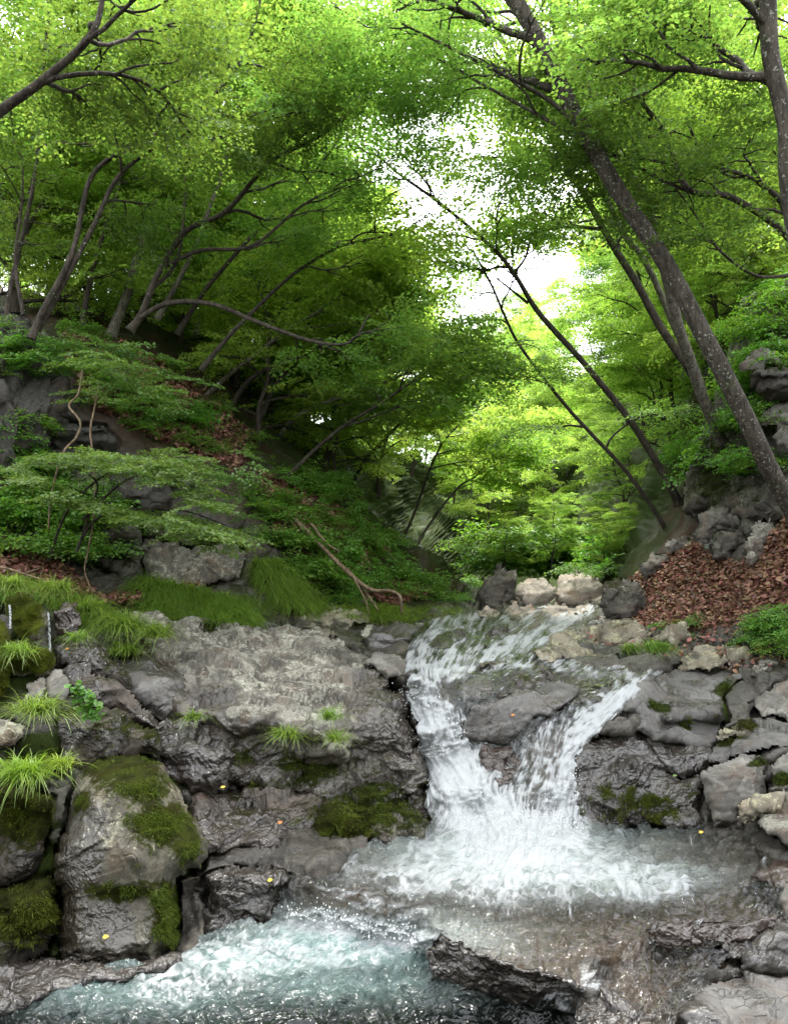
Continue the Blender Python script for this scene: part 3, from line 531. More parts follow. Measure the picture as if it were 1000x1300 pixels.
     ('small dark rock above the right sprays of the maple sapling', [(203,587),(225,588),(254,612),(237,628),(210,612)], 'cliff', 9.5, {}),
     ('undercut boulder with round lichen spots under the maple sapling', [(116,670),(144,650),(180,664),(189,697),(181,730),(154,736),(125,716)], 'cliff', 8.75, dict(edge=.25, front=-.35, moss=[(150,700,30,20,.3)])),
     ('pale vertically cracked rock face above the grassy strip', [(177,690),(192,682),(224,684),(243,697),(288,684),(312,700),(305,735),(256,748),(224,755),(182,738)], 'pale', [(180,690,9.2),(224,684,9.3),(290,688,9.5),(250,720,9.05),(200,730,8.85),(224,752,8.8),(300,732,9.2)], dict(fs=.17, aniso=(.7, .8, 1.8), fa=1.3)),
    ]
    for i, (lab, ol, mat, Y, kw) in enumerate(L):
        w = np.ptp(np.array(ol)[:, 0]); nm = 'boulder' if w > 60 and 'slab' not in lab else ('rock_slab' if 'slab' in lab else 'rock')
        R(nm, lab, nm.replace('_', ' '), ol, mat, Y, 31 + i * 3, **{'rg': 4., **kw})
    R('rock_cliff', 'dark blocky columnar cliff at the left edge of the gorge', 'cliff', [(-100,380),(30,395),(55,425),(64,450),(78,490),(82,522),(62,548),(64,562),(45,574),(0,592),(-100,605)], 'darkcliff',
      [(-100,390,9.2),(30,398,9.4),(75,490,9.2),(20,500,8.8),(-100,500,8.4),(0,590,8.7),(60,550,9.0)], 71, rim=.3, rimpx=14, thick=.4, fs=.5, fa=1.6, aniso=(.55, .8, 1.3))
    R('rock_cliff', 'broken mossy cliff behind the big leaning tree on the right', 'cliff', [(862,648),(868,600),(885,560),(898,530),(918,455),(935,400),(960,370),(1080,335),(1080,650),(1000,670),(960,664),(925,650),(885,660)], 'cliff',
      [(870,640,11.),(900,540,11.2),(935,410,11.5),(1000,370,11),(1080,340,10),(960,480,10.4),(1000,560,9.7),(950,640,9.8),(1000,655,9.2),(1080,640,8.6)], 73, rim=.6, rimpx=24, thick=.5, fs=.7, fa=1.3, aniso=(.7, .9, 1.1), moss=[(905,600,30,60,.5)])
# ------------------------------------------------------------------ the water
def water_mat():
    t = NT('stream_water'); P = t.pos()
    foam = t.attr('foam'); milk = t.attr('milk'); deep = t.attr('deep')
    n = t.math('ADD', t.noise(P, 6.5, 3, .55, 1.6), t.math('MULTIPLY', t.noise(P, 24, 2, .5, 1.), .22))
    nrm = t.bump(n, 1., .05)
    tr = t.n('ShaderNodeBsdfTransparent'); t.val(t.mix(deep, (.86, .84, .78), (.16, .25, .235)), tr.inputs[0])
    df = t.n('ShaderNodeBsdfDiffuse'); t.val(t.mix(deep, (.50, .57, .55), (.25, .36, .345)), df.inputs[0]); t.l(nrm, df.inputs['Normal'])
    body = t.mixs(t.math('MULTIPLY', milk, .85), tr.outputs[0], df.outputs[0])
    gl = t.n('ShaderNodeBsdfGlossy'); gl.inputs['Roughness'].default_value = .10; gl.inputs['Color'].default_value = (1, 1, 1, 1); t.l(nrm, gl.inputs['Normal'])
    fr = t.n('ShaderNodeFresnel'); fr.inputs['IOR'].default_value = 1.42; t.l(nrm, fr.inputs['Normal'])
    w = t.mixs(fr.outputs[0], body, gl.outputs[0])
    fd = t.n('ShaderNodeBsdfDiffuse'); t.val((.48, .50, .51), fd.inputs[0]); t.l(t.bump(n, .5, .04), fd.inputs['Normal'])
    fg = t.n('ShaderNodeBsdfGlossy'); fg.inputs['Roughness'].default_value = .3; t.l(nrm, fg.inputs['Normal'])
    ft = t.n('ShaderNodeBsdfTranslucent'); t.val((.48, .50, .51), ft.inputs[0])
    fo = t.mixs(.08, t.mixs(.25, fd.outputs[0], ft.outputs[0]), fg.outputs[0])
    return t.done(t.mixs(foam, w, fo))
def lic(noise, vx, vy, n):
    """smear noise along a flow field (grid units)"""
    H, W = noise.shape; gy, gx = np.mgrid[0:H, 0:W].astype(float); acc = noise.copy(); cnt = 1.
    for s in (1, -1):
        x, y = gx.copy(), gy.copy()
        for k in range(n):
            xi = np.clip(x.round().astype(int), 0, W - 1); yi = np.clip(y.round().astype(int), 0, H - 1)
            x += s * vx[yi, xi]; y += s * vy[yi, xi]
            xa = np.clip(x, 0, W - 1.001); ya = np.clip(y, 0, H - 1.001); x0 = xa.astype(int); y0 = ya.astype(int); fx = xa - x0; fy = ya - y0
            w = 1 - k / n
            acc += w * ((noise[y0, x0] * (1 - fx) + noise[y0, x0 + 1] * fx) * (1 - fy) + (noise[y0 + 1, x0] * (1 - fx) + noise[y0 + 1, x0 + 1] * fx) * fy); cnt += w
    acc /= cnt; return (acc - acc.mean()) / acc.std()
FOAM = [  # polylines (x,y,width), density
 ([(530,866,13),(547,905,24),(564,950,30),(586,1000,38),(625,1052,58)], 1.0),
 ([(805,872,10),(775,890,15),(742,922,19),(722,965,21),(712,1005,23),(700,1045,42)], .85),
 ([(750,905,14),(700,935,26),(675,975,30),(665,1010,34),(660,1040,40)], .42),
 ([(605,1062,36),(660,1066,40),(715,1072,34)], .95),
 ([(600,1085,34),(660,1095,40),(740,1102,36),(800,1114,26),(865,1126,14)], .62),
 ([(640,1105,40),(560,1108,26),(500,1118,18)], .62),
 ([(575,1075,30),(520,1105,20)], .55),
 ([(540,1125,16),(700,1130,16),(850,1132,10)], .34),
 ([(570,784,6),(545,805,10),(525,832,12)], .6),
 ([(605,784,6),(580,812,10),(560,840,14)], .5),
 ([(745,772,8),(715,790,13),(670,812,13),(620,828,10)], .68),
 ([(690,770,6),(665,790,8),(600,820,8)], .5),
 ([(520,845,12),(560,850,16),(600,848,8)], .75),
 ([(620,838,12),(700,842,14),(800,852,12)], .42),
 ([(560,790,14),(650,800,22),(720,790,18)], .36),
 ([(530,835,16),(620,842,14)], .5),
 ([(835,852,8),(800,870,12)], .62),
 ([(380,1172,12),(430,1176,14),(500,1188,16),(548,1198,12)], 1.0),
 ([(480,1200,22),(400,1195,30),(300,1215,34),(200,1245,30)], .5),
 ([(420,1130,10),(480,1150,14),(530,1165,14)], .4),
 ([(560,1225,8),(600,1245,8),(690,1268,8),(740,1280,10)], .45),
 ([(740,1235,10),(760,1265,16)], .45),
 ([(420,1095,20),(540,1130,12)], .3),
 ([(830,1182,5),(900,1185,5),(960,1192,5)], .4),
]
FLOW = np.array([(545,800,-.6,1),(600,800,-.6,1),(720,790,-1,.7),(650,830,-.8,.5),(760,845,-1,.5),(540,900,.3,1),(580,990,.4,1),(620,1040,.4,1),(790,880,-.9,1),(730,930,-.6,1),(700,1000,-.2,1),(660,970,-.4,1),
 (560,1085,-1,.5),(640,1085,-.2,.6),(640,1120,-.4,.7),(760,1095,1,.35),(850,1120,1,.3),(480,1110,-1,.7),(450,1150,-.7,1),(520,1160,-.3,1),(620,1180,-.3,1),(700,1200,-.1,1),(800,1160,-.4,.7),(900,1110,-.5,.5),(900,1200,-1,.5),(760,1250,-.5,1),
 (480,1200,-1,.25),(380,1200,-1,.3),(250,1240,-1,.35),(100,1280,-1,.3),(600,1275,-1,.1),(400,1280,-1,.1)], float)
def make_water():
    st = 1.5; gx = np.arange(-420, 1050, st); gy = np.arange(758, 1440, st); PX, PY = np.meshgrid(gx, gy)
    ins = inside(rough(WATER, 6, 77), PX, PY); ed = np.where(ins, edge_dist(WATER, PX, PY), 0)
    Y = B(PX, PY); V = pt(PX, PY, Y)
    ww = 1 / ((PX[..., None] - FLOW[:, 0]) ** 2 + (PY[..., None] - FLOW[:, 1]) ** 2 + 60) ** 1.5
    vx = (ww * FLOW[:, 2]).sum(-1); vy = (ww * FLOW[:, 3]).sum(-1); del ww
    P3 = np.stack([PX.ravel() / 60, PY.ravel() / 60, 0 * PX.ravel()], 1)
    a = .5 * fbm(P3, 3, 41).reshape(PX.shape); L = np.hypot(vx, vy); vx, vy = vx / L, vy / L
    vx, vy = vx * np.cos(a) - vy * np.sin(a), vx * np.sin(a) + vy * np.cos(a)
    r = np.random.default_rng(5); raw = r.normal(size=PX.shape); fine = lic(raw, vx, vy, 4)
    def blk(k):
        q = r.normal(size=(PX.shape[0] // k + 2, PX.shape[1] // k + 2)); return np.repeat(np.repeat(q, k, 0), k, 1)[:PX.shape[0], :PX.shape[1]]
    coarse = lic(blk(3), vx, vy, 8)
    dens = np.zeros(PX.shape)
    fb = lambda sx, sy, o, sd: fbm(np.stack([PX.ravel() / sx, PY.ravel() / sy, 0 * PX.ravel()], 1), o, sd).reshape(PX.shape)
    warp = fb(22, 22, 3, 51); warp2 = fb(30, 18, 3, 52)
    for pl, s in FOAM:
        d = polyline_dist(pl, PX + 7 * warp, PY + 5 * warp2); dens = np.maximum(dens, s * np.exp(-(d * .9) ** 3 * .8))
    churn = fb(13, 10, 4, 61); lump = fb(9, 14, 4, 63)
    X2, Y2 = PX + 16 * warp, PY + 8 * warp2
    ridge = 1 - 2.2 * np.abs(fbm(np.stack([X2.ravel() / 34, Y2.ravel() / 13, 0 * X2.ravel()], 1), 4, 66).reshape(PX.shape))
    isfall = soft([(505,845),(600,850),(620,900),(640,960),(690,900),(770,855),(830,850),(800,910),(750,960),(745,1040),(690,1058),(600,1058),(540,1040)], PX, PY, 12)
    isup = sstep(870, 835, PY)
    tex_f = .13 * fine + .07 * coarse + .26 * churn + .26 * lump + .03 * raw
    tex_p = .50 * (ridge - .42) + .05 * fine + .14 * churn
    tex_u = .16 * fine + .08 * coarse + .34 * churn + .04 * raw
    wf = np.maximum(isfall, 0) * (1 - isup); pl_ = 1 - np.maximum(wf, isup); tex = tex_f * wf + tex_u * isup + tex_p * pl_
    s = dens + tex * np.clip(dens * 2.5, 0, 1) * (1.15 - .45 * np.clip(dens, 0, 1))
    foam = np.where(pl_ > .5, sstep(.08, 1.15, s), sstep(.16, .92, s)) * .97
    foam = np.maximum(foam, .45 * sstep(1.9, 3., coarse * .6 + fine * .8 + .5 * churn) * (PY < 1180))
    milk = np.zeros(PX.shape)
    for (mx, my, rx, ry, k) in [(650,1088,150,40,1.),(440,1195,150,36,1.),(310,1218,150,28,.75),(180,1258,160,30,.4),(430,1245,170,28,.4),(600,980,60,80,.3),(790,1112,100,22,.8)]:
        milk = np.maximum(milk, k * np.exp(-((PX - mx) / rx) ** 2 - ((PY - my) / ry) ** 2))
    deep = sstep(1150, 1200, PY + .25 * np.clip(PX - 560, 0, 400) * -1 + 0 * PX) * (PX < 760)
    deep *= sstep(-2.0 + .12, -2.0 + .03, V[..., 2])
    milk = np.clip(milk * (.85 + .3 * churn), 0, 1)
    q = grid_faces(*PX.shape, keep=ins); Vf, qf, at = compact(V.reshape(-1, 3), [q], dict(foam=foam.ravel(), milk=milk.ravel(), deep=deep.ravel(), fine=fine.ravel(), coarse=coarse.ravel(), churn=churn.ravel(), lump=lump.ravel(), dens=dens.ravel(), py=PY.ravel(), px=PX.ravel()))
    me0 = mesh('t', Vf, qf, []); N = normals(me0); bpy.data.meshes.remove(me0)
    if N[:, 1].mean() > 0: N = -N
    fall = sstep(.75, .35, np.abs(N[:, 2])); dist = Vf[:, 1]
    near = np.clip(4.5 / dist, .3, 1)
    wv = fbm(np.stack([Vf[:, 0] * 4.5, Vf[:, 1] * 6, Vf[:, 2] * 5], 1), 3, 71, .42)
    D = fall * (.008 * at['coarse'] + .005 * at['fine'] + .03 * at['churn'] + .03 * at['lump']) * np.clip(at['dens'] * 1.4, .15, 1) + (1 - fall) * near * ((.011 + .013 * sstep(1200, 1150, at['py'])) * wv + .007 * at['coarse'] + .010 * np.clip(at['dens'], 0, 1) * at['churn'] + .002 * at['fine'])
    D += fall * np.clip(at['dens'], 0, 1) * .04
    Vf = Vf + N * D[:, None]
    me = mesh('water', Vf, [qf[0][:, ::-1]], water_mat(), attrs=dict(foam=at['foam'], milk=at['milk'], deep=at['deep']))
    tag(link('water', me), 'clear stream with two white waterfalls running into a teal pool', 'stream', kind='structure')
    # flying drops: small six-pointed beads
    b = Bag(); rr = np.random.default_rng(8); m = at['dens'] > .55
    cand = np.where(m & ((fall > .3) | (at['py'] > 1035)) & (at['dens'] > .7) & ((at['py'] < 1095) | (at['py'] > 1150)))[0]
    pick = rr.choice(cand, 2000); C = Vf[pick] + N[pick] * (rr.gamma(1.3, .035, size=(len(pick), 1)) + .01) + rr.normal(size=(len(pick), 3)) * .018
    C[:, 2] += np.abs(rr.normal(size=len(pick))) * .03; S = rr.uniform(.0014, .004, len(pick)) * (1 + (rr.random(len(pick)) > .95) * .9)
    o = np.array([(1,0,0),(-1,0,0),(0,1,0),(0,-1,0),(0,0,1.5),(0,0,-1.9)], float)
    q3 = np.array([(0,2,4),(2,1,4),(1,3,4),(3,0,4),(2,0,5),(1,2,5),(3,1,5),(0,3,5)])
    V = (C[:, None] + o[None] * S[:, None, None]).reshape(-1, 3); q = (q3[None] + (np.arange(len(C)) * 6)[:, None, None]).reshape(-1, 3)
    t = NT('water_drops'); pr = t.principled((.85, .87, .88), .15)
    tag(link('water_spray', mesh('water_spray', V, [q], t.done(pr))), 'white drops flying off the two waterfalls', 'water spray', kind='stuff')
# ------------------------------------------------------------------ plants
def leaf_mat(name, dif, trans, spread=.35, gloss=.08, hue=.03):
    t = NT(name); g = t.n('ShaderNodeNewGeometry'); oi = t.n('ShaderNodeObjectInfo')
    rnd = g.outputs['Random Per Island']
    hs = t.n('ShaderNodeHueSaturation'); v = t.math('ADD', 1 - spread, t.math('MULTIPLY', rnd, 2 * spread)); t.l(v, hs.inputs['Value'])
    h = t.math('ADD', t.math('MULTIPLY', t.math('SUBTRACT', oi.outputs['Random'], .5), hue * .8), t.math('ADD', .5 - hue / 2, t.math('MULTIPLY', t.math('FRACT', t.math('MULTIPLY', rnd, 17.3)), hue))); t.l(h, hs.inputs['Hue'])
    hs.inputs['Color'].default_value = (*dif, 1)
    h2 = t.n('ShaderNodeHueSaturation'); t.l(v, h2.inputs['Value']); t.l(h, h2.inputs['Hue']); h2.inputs['Color'].default_value = (*trans, 1)
    d = t.n('ShaderNodeBsdfDiffuse'); t.l(hs.outputs[0], d.inputs[0]); tr = t.n('ShaderNodeBsdfTranslucent'); t.l(h2.outputs[0], tr.inputs[0])
    gl = t.n('ShaderNodeBsdfGlossy'); gl.inputs['Roughness'].default_value = .45; t.val((.7, .8, .7), gl.inputs[0])
    add = t.n('ShaderNodeAddShader'); t.l(d.outputs[0], add.inputs[0]); t.l(tr.outputs[0], add.inputs[1])
    return t.done(t.mixs(gloss * .5, add.outputs[0], gl.outputs[0]))
def bark_mat(name, base, dark, spots=.3):
    t = NT(name); P = t.obj(); P2 = t.obj((1, 1, .25))
    n = t.noise(P2, 22, 6, .7); m = t.noise(P, 5, 5, .65); sp = t.noise(P, 34, 3, .6)
    c = t.mix(t.ramp(n, .35, .65), dark, base)
    c = t.mix(t.math('MULTIPLY', t.ramp(t.math('ADD', t.math('MULTIPLY', sp, .7), t.math('MULTIPLY', m, .3)), .62 - .1 * spots, .66 - .08 * spots), .8), c, (.30, .30, .26))
    c = t.mix(t.math('MULTIPLY', t.ramp(m, .58, .66), .5), c, (.03, .045, .01))
    return t.done(t.principled(c, .9, t.bump(n, 1., .03), .2))
MT = {}
def plant_mats():
    MT['maple'] = leaf_mat('maple_leaf', (.05, .088, .018), (.145, .245, .034))
    MT['deep'] = leaf_mat('deep_green_leaf', (.04, .072, .015), (.078, .135, .017))
    MT['lime'] = leaf_mat('lit_lime_leaf', (.07, .105, .02), (.235, .35, .045))  # brightened leaf colour stands in for light missing in the wood and valley
    MT['sapling'] = leaf_mat('sapling_leaf', (.06, .105, .02), (.085, .145, .018), .3, .14)
    MT['herb'] = leaf_mat('herb_leaf', (.06, .12, .018), (.09, .19, .015), .4, .1)
    MT['grass'] = leaf_mat('grass_blade', (.095, .145, .02), (.12, .20, .02), .4, .14)
    MT['ygrass'] = leaf_mat('yellow_grass_blade', (.12, .17, .015), (.17, .26, .015), .35, .14)
    MT['litter'] = leaf_mat('dead_leaf', (.165, .088, .055), (.03, .014, .008), .62, .08, .075)
    MT['moss'] = leaf_mat('moss_shoot', (.062, .078, .011), (.05, .068, .008), .5, .03, .04)
    MT['yellow'] = leaf_mat('yellow_leaf', (.62, .48, .05), (.1, .08, .01), .15)
    MT['orange'] = leaf_mat('orange_leaf', (.45, .20, .035), (.1, .04, .01), .15)
    MT['bark'] = bark_mat('dark_bark', (.075, .062, .05), (.025, .02, .017), .1)
    MT['pale'] = bark_mat('pale_bark', (.16, .145, .12), (.06, .052, .043), .5)
    MT['spotted'] = bark_mat('spotted_bark', (.078, .067, .054), (.026, .022, .018), .5)
    MT['wood'] = bark_mat('bare_wood', (.26, .19, .12), (.10, .07, .045), .2)
KITE = np.array([(0, 0, 0), (-.36, .42, .05), (0, 1, -.06), (.36, .42, .05)])
def star():
    a = []; 
    for k, (ang, L) in enumerate([(-112, .55), (-56, .85), (0, 1.), (56, .85), (112, .55)]):
        a.append((L * sin(radians(ang)) * .75, .25 + L * cos(radians(ang)) * .75, -.08 * L))
        if k < 4: m = radians(ang + 28); a.append((.30 * sin(m), .25 + .30 * cos(m), .02))
    return np.array([(0, .02, 0)] + a)
STAR = star()
def place_leaves(shape, P, D, U, S):
    """leaves at P, along D, facing U, size S -> verts, faces"""
    D = D / np.linalg.norm(D, axis=1, keepdims=True); X = np.cross(D, U); X /= np.maximum(np.linalg.norm(X, axis=1, keepdims=True), 1e-6); U = np.cross(X, D)
    V = P[:, None] + S[:, None, None] * (shape[None, :, 0, None] * X[:, None] + shape[None, :, 1, None] * D[:, None] + shape[None, :, 2, None] * U[:, None])
    k = len(shape); return V.reshape(-1, 3), np.arange(len(P) * k).reshape(-1, k)
def spray_template(seed, L=.75, leaf=.055, shape=KITE, tw=9, dens=1.0):
    """a flat fan of leaves along +Y, as maples hold them"""
    r = np.random.default_rng(seed); P = []; D = []
    for i in range(tw):
        s = (i + .6) / tw * L; sd = 1 if i % 2 else -1; a = radians(r.uniform(38, 62)) * sd; tl = L * .62 * (1 - .75 * s / L) * r.uniform(.7, 1.15) + .04
        n = max(2, int(tl / (leaf * .75) * dens))
        for j in range(n):
            q = (j + .7) / n * tl; p = np.array([sin(a) * q, s + cos(a) * q, 0])
            for sg in ((1, -1) if j < n - 1 else (0,)):
                an = a + sg * radians(r.uniform(30, 70)); d = np.array([sin(an), cos(an), 0]); P.append(p + d * leaf * .15 + r.normal(size=3) * (.010, .010, .012)); D.append(d)
    P.append(np.array([0, L, 0])); D.append(np.array([0, 1., 0]))
    P = np.array(P); D = np.array(D); D[:, 2] = r.normal(size=len(P)) * .30 - .12
    P[:, 2] -= .16 * (P[:, 0] ** 2 + P[:, 1] ** 2) / L
    U = np.tile([0, 0, 1.], (len(P), 1)) + r.normal(size=(len(P), 3)) * .38
    return place_leaves(shape, P, D, U, leaf * r.uniform(.7, 1.2, len(P)))
SPR = {}
def sprays(kind):
    if kind not in SPR:
        a = {'near': dict(L=.58, leaf=.044, tw=9), 'mid': dict(L=.85, leaf=.075, tw=9), 'far': dict(L=1.3, leaf=.15, tw=8), 'star': dict(L=.5, leaf=.05, tw=9, shape=STAR), 'herb': dict(L=.32, leaf=.045, tw=6)}[kind]
        SPR[kind] = [spray_template(100 + i, **a) for i in range(6)]
    return SPR[kind]
GAP = [(565,430),(530,355),(470,300),(420,215),(440,180),(510,170),(575,130),(640,110),(668,180),(648,260),(662,335),(610,385),(588,430)]
TRUNK = [(1000,640,30),(900,450,30),(800,270,55),(750,180,70),(700,90,72),(650,0,70)]
GAPPED = False
def project(p):
    fw = p[1] * CP + p[2] * SP; up = p[2] * CP - p[1] * SP
    return 500 + F * p[0] / fw, 650 - F * up / fw
def in_gap(p):
    x, y = project(p); return bool(inside(GAP, np.array([x]), np.array([y]))[0])
def put_sprays(bag, kind, P, D, r, sc=1., tilt=.28):
    T = sprays(kind)
    for p, d in zip(P, D):
        if GAPPED and in_gap(p) and r.random() > .26: continue
        if GAPPED and p[1] < 7.6 and r.random() < .85 and polyline_dist(TRUNK, *[np.array([v]) for v in project(p)])[0] < 1: continue
        if GAPPED and p[2] > .95 * p[1] and r.random() < .75: continue
        if GAPPED and r.random() < .96 and abs(p[0] - .1 * p[1]) < 3.4 + .15 * p[1] and p[2] > .86 * p[1]: continue   # open sky over the stream
        V, q = T[r.integers(len(T))]; d = np.array([d[0], d[1], np.clip(d[2], -.5, .45)]); d /= np.linalg.norm(d)
        u = np.array([0, 0, 1.]) + r.normal(size=3) * tilt; x = np.cross(d, u); x /= np.linalg.norm(x); u = np.cross(x, d)
        bag.add((V * (sc * r.uniform(.75, 1.25))) @ np.stack([x, d, u]) + p, q)
def limb(r, p, d, L, r0, n=9, flat=.5, wob=.22, lift=0.):
    """a wandering limb that levels out"""
    P = [np.array(p, float)]; d = np.array(d, float); d /= np.linalg.norm(d)
    for i in range(n):
        d = d + r.normal(size=3) * wob * (1, 1, .7); d[2] += (lift - d[2]) * flat * .3; d /= np.linalg.norm(d); P.append(P[-1] + d * L / n)
    P = np.array(P); return P, r0 * (1 - .8 * np.linspace(0, 1, len(P)) ** .9) + .003
def grow(wood, crown, r, p, d, L, r0, kind, sc=1., nsub=7, leafy=1., lift=.05, t0=.3):
    """limb with side branches and leaf sprays"""
    P, R = limb(r, p, d, L, r0, lift=lift); wood.tube(P, R, 6 if r0 > .02 else 5)
    S, Dd = [], []
    for k in range(nsub):
        t = t0 + (1 - t0) * (k + r.uniform(.2, .8)) / nsub; i = min(int(t * (len(P) - 1)), len(P) - 2); q = P[i] + (P[i + 1] - P[i]) * (t * (len(P) - 1) - i)
        ax = P[i + 1] - P[i]; ax /= np.linalg.norm(ax); side = np.cross(ax, (0, 0, 1)); side /= max(np.linalg.norm(side), 1e-6)
        dd = ax * r.uniform(.6, 1.1) + side * (1 if k % 2 else -1) * r.uniform(.6, 1.1) + np.array([0, 0, r.normal() * .2 + .05])
        sl = L * .42 * (1.15 - .75 * t) * r.uniform(.7, 1.2); Q, RR = limb(r, q, dd, sl, R[i] * .55 + .002, n=6, lift=0.)
        wood.tube(Q, RR, 4)
        m = max(2, int(round(sl / (.38 * sc) * leafy)))
        for j in range(m):
            tt = (j + r.uniform(.3, .9)) / m; jj = min(int(tt * 6), 5); x = Q[jj] + (Q[jj + 1] - Q[jj]) * (tt * 6 - jj); a = Q[jj + 1] - Q[jj]; a /= np.linalg.norm(a); sd = np.cross(a, (0, 0, 1))
            S.append(x); Dd.append(a * .8 + sd * (1 if j % 2 else -1) * r.uniform(.3, 1.) + np.array([0, 0, -.05]))
        S.append(Q[-1]); Dd.append(Q[-1] - Q[-2])
    S.append(P[-1]); Dd.append(P[-1] - P[-2])
    Dd = [v / np.linalg.norm(v) for v in Dd]
    put_sprays(crown, kind, S, Dd, r, sc)
def tree_parts(path, r0, r1, r, kind='near', limbs=9, L=(1.5, 2.6), t0=.35, bias=(0, 0, 0), sc=1., extra=(), nsub=7, leafy=1., lift=.08, k=10, flare=.5, up=.35):
    """trunk along path with limbs; returns wood and crown bags"""
    wood, crown = Bag(), Bag(); n = max(24, len(path) * 6); P = spline(path, n); t = np.linspace(0, 1, n)
    P = P + (np.stack([perlin(np.stack([t * 5, t * 0 + s, t * 0], 1), int(r.integers(999))) for s in (.3, 5.3, 9.3)], 1) * r0 * .7) * np.sin(np.minimum(t * 8, pi / 2))[:, None]
    R = r0 + (r1 - r0) * t ** .85 + r0 * flare * np.exp(-t * n * .45); wood.tube(P, R, k)
    for i in range(limbs):
        tt = t0 + (1 - t0) * (i + r.uniform(.1, .9)) / limbs; j = min(int(tt * (n - 1)), n - 2); ax = P[j + 1] - P[j]; ax /= np.linalg.norm(ax)
        az = i * 2.4 + r.uniform(-.5, .5); h = np.array([cos(az), sin(az), 0.]) + np.array(bias); d = h + ax * .45 + np.array([0, 0, up * r.uniform(.3, 1.2)])
        grow(wood, crown, r, P[j], d, r.uniform(*L) * (1.1 - .45 * tt), R[j] * .5 + .004, kind, sc, nsub, leafy, lift)
    grow(wood, crown, r, P[-1], P[-1] - P[-2], L[0] * .8, R[-1] * .9, kind, sc, nsub, leafy, lift)
    for (ep, er, lv) in extra:
        ep = np.asarray(ep, float); m = max(12, len(ep) * 5); E = spline(ep, m); ER = er * (1 - .75 * np.linspace(0, 1, m)) + .004; wood.tube(E, ER, 7)
        for i in range(lv):
            tt = .3 + .7 * (i + r.uniform(.2, .9)) / lv; j = min(int(tt * (m - 1)), m - 2); ax = E[j + 1] - E[j]; ax /= np.linalg.norm(ax); sd = np.cross(ax, (0, 0, 1)); sd /= max(np.linalg.norm(sd), 1e-6)
            grow(wood, crown, r, E[j], ax * .8 + sd * (1 if i % 2 else -1) * r.uniform(.4, 1.1) + np.array([0, 0, .15]), r.uniform(*L) * .55, ER[j] * .6, kind, sc, max(4, nsub - 2), leafy, lift)
    return wood, crown
def tree_obj(label, base, wood, crown, bark, leaf, cat='tree', name='maple_tree', group=None):
    root = bpy.data.objects.new(name, None); COL.objects.link(root); root.location = base; root.empty_display_size = .3
    tag(root, label, cat, group, 'thing')
    b = np.asarray(base, f32)
    for nm, bag, m in (('trunk', wood, MT[bark]), ('crown', crown, MT[leaf])):
        if bag.V:
            bag.V = [v - b for v in bag.V]; link(nm, bag.build(nm, m, nm == 'trunk'), root)
    return root
def copy_tree(o, loc, rz, s, label=None, group=None):
    c = o.copy(); COL.objects.link(c); c.location = loc; c.rotation_euler = (0, 0, rz); c.scale = (s, s, s)
    if label: c['label'] = label
    if group: c['group'] = group
    for ch in list(o.children):
        d = ch.copy(); COL.objects.link(d); d.parent = c
    return c
def pxpath(pts, dep=None):
    return np.array([pt(p[0], p[1], p[2] if len(p) > 2 else dep) for p in pts])
def hero(label, pts, r0, r1, seed, bark='bark', leaf='maple', extra=(), **kw):
    global GAPPED
    r = np.random.default_rng(seed); path = pxpath(pts); base = path[0]; GAPPED = True; kw.setdefault('leafy', .72)
    r0 *= .66; r1 *= .66
    w, c = tree_parts(path, r0, r1, r, extra=[(pxpath(e[0]), e[1] * .72, e[2]) for e in extra], **kw); GAPPED = False
    return tree_obj(label, base, w, c, bark, leaf)
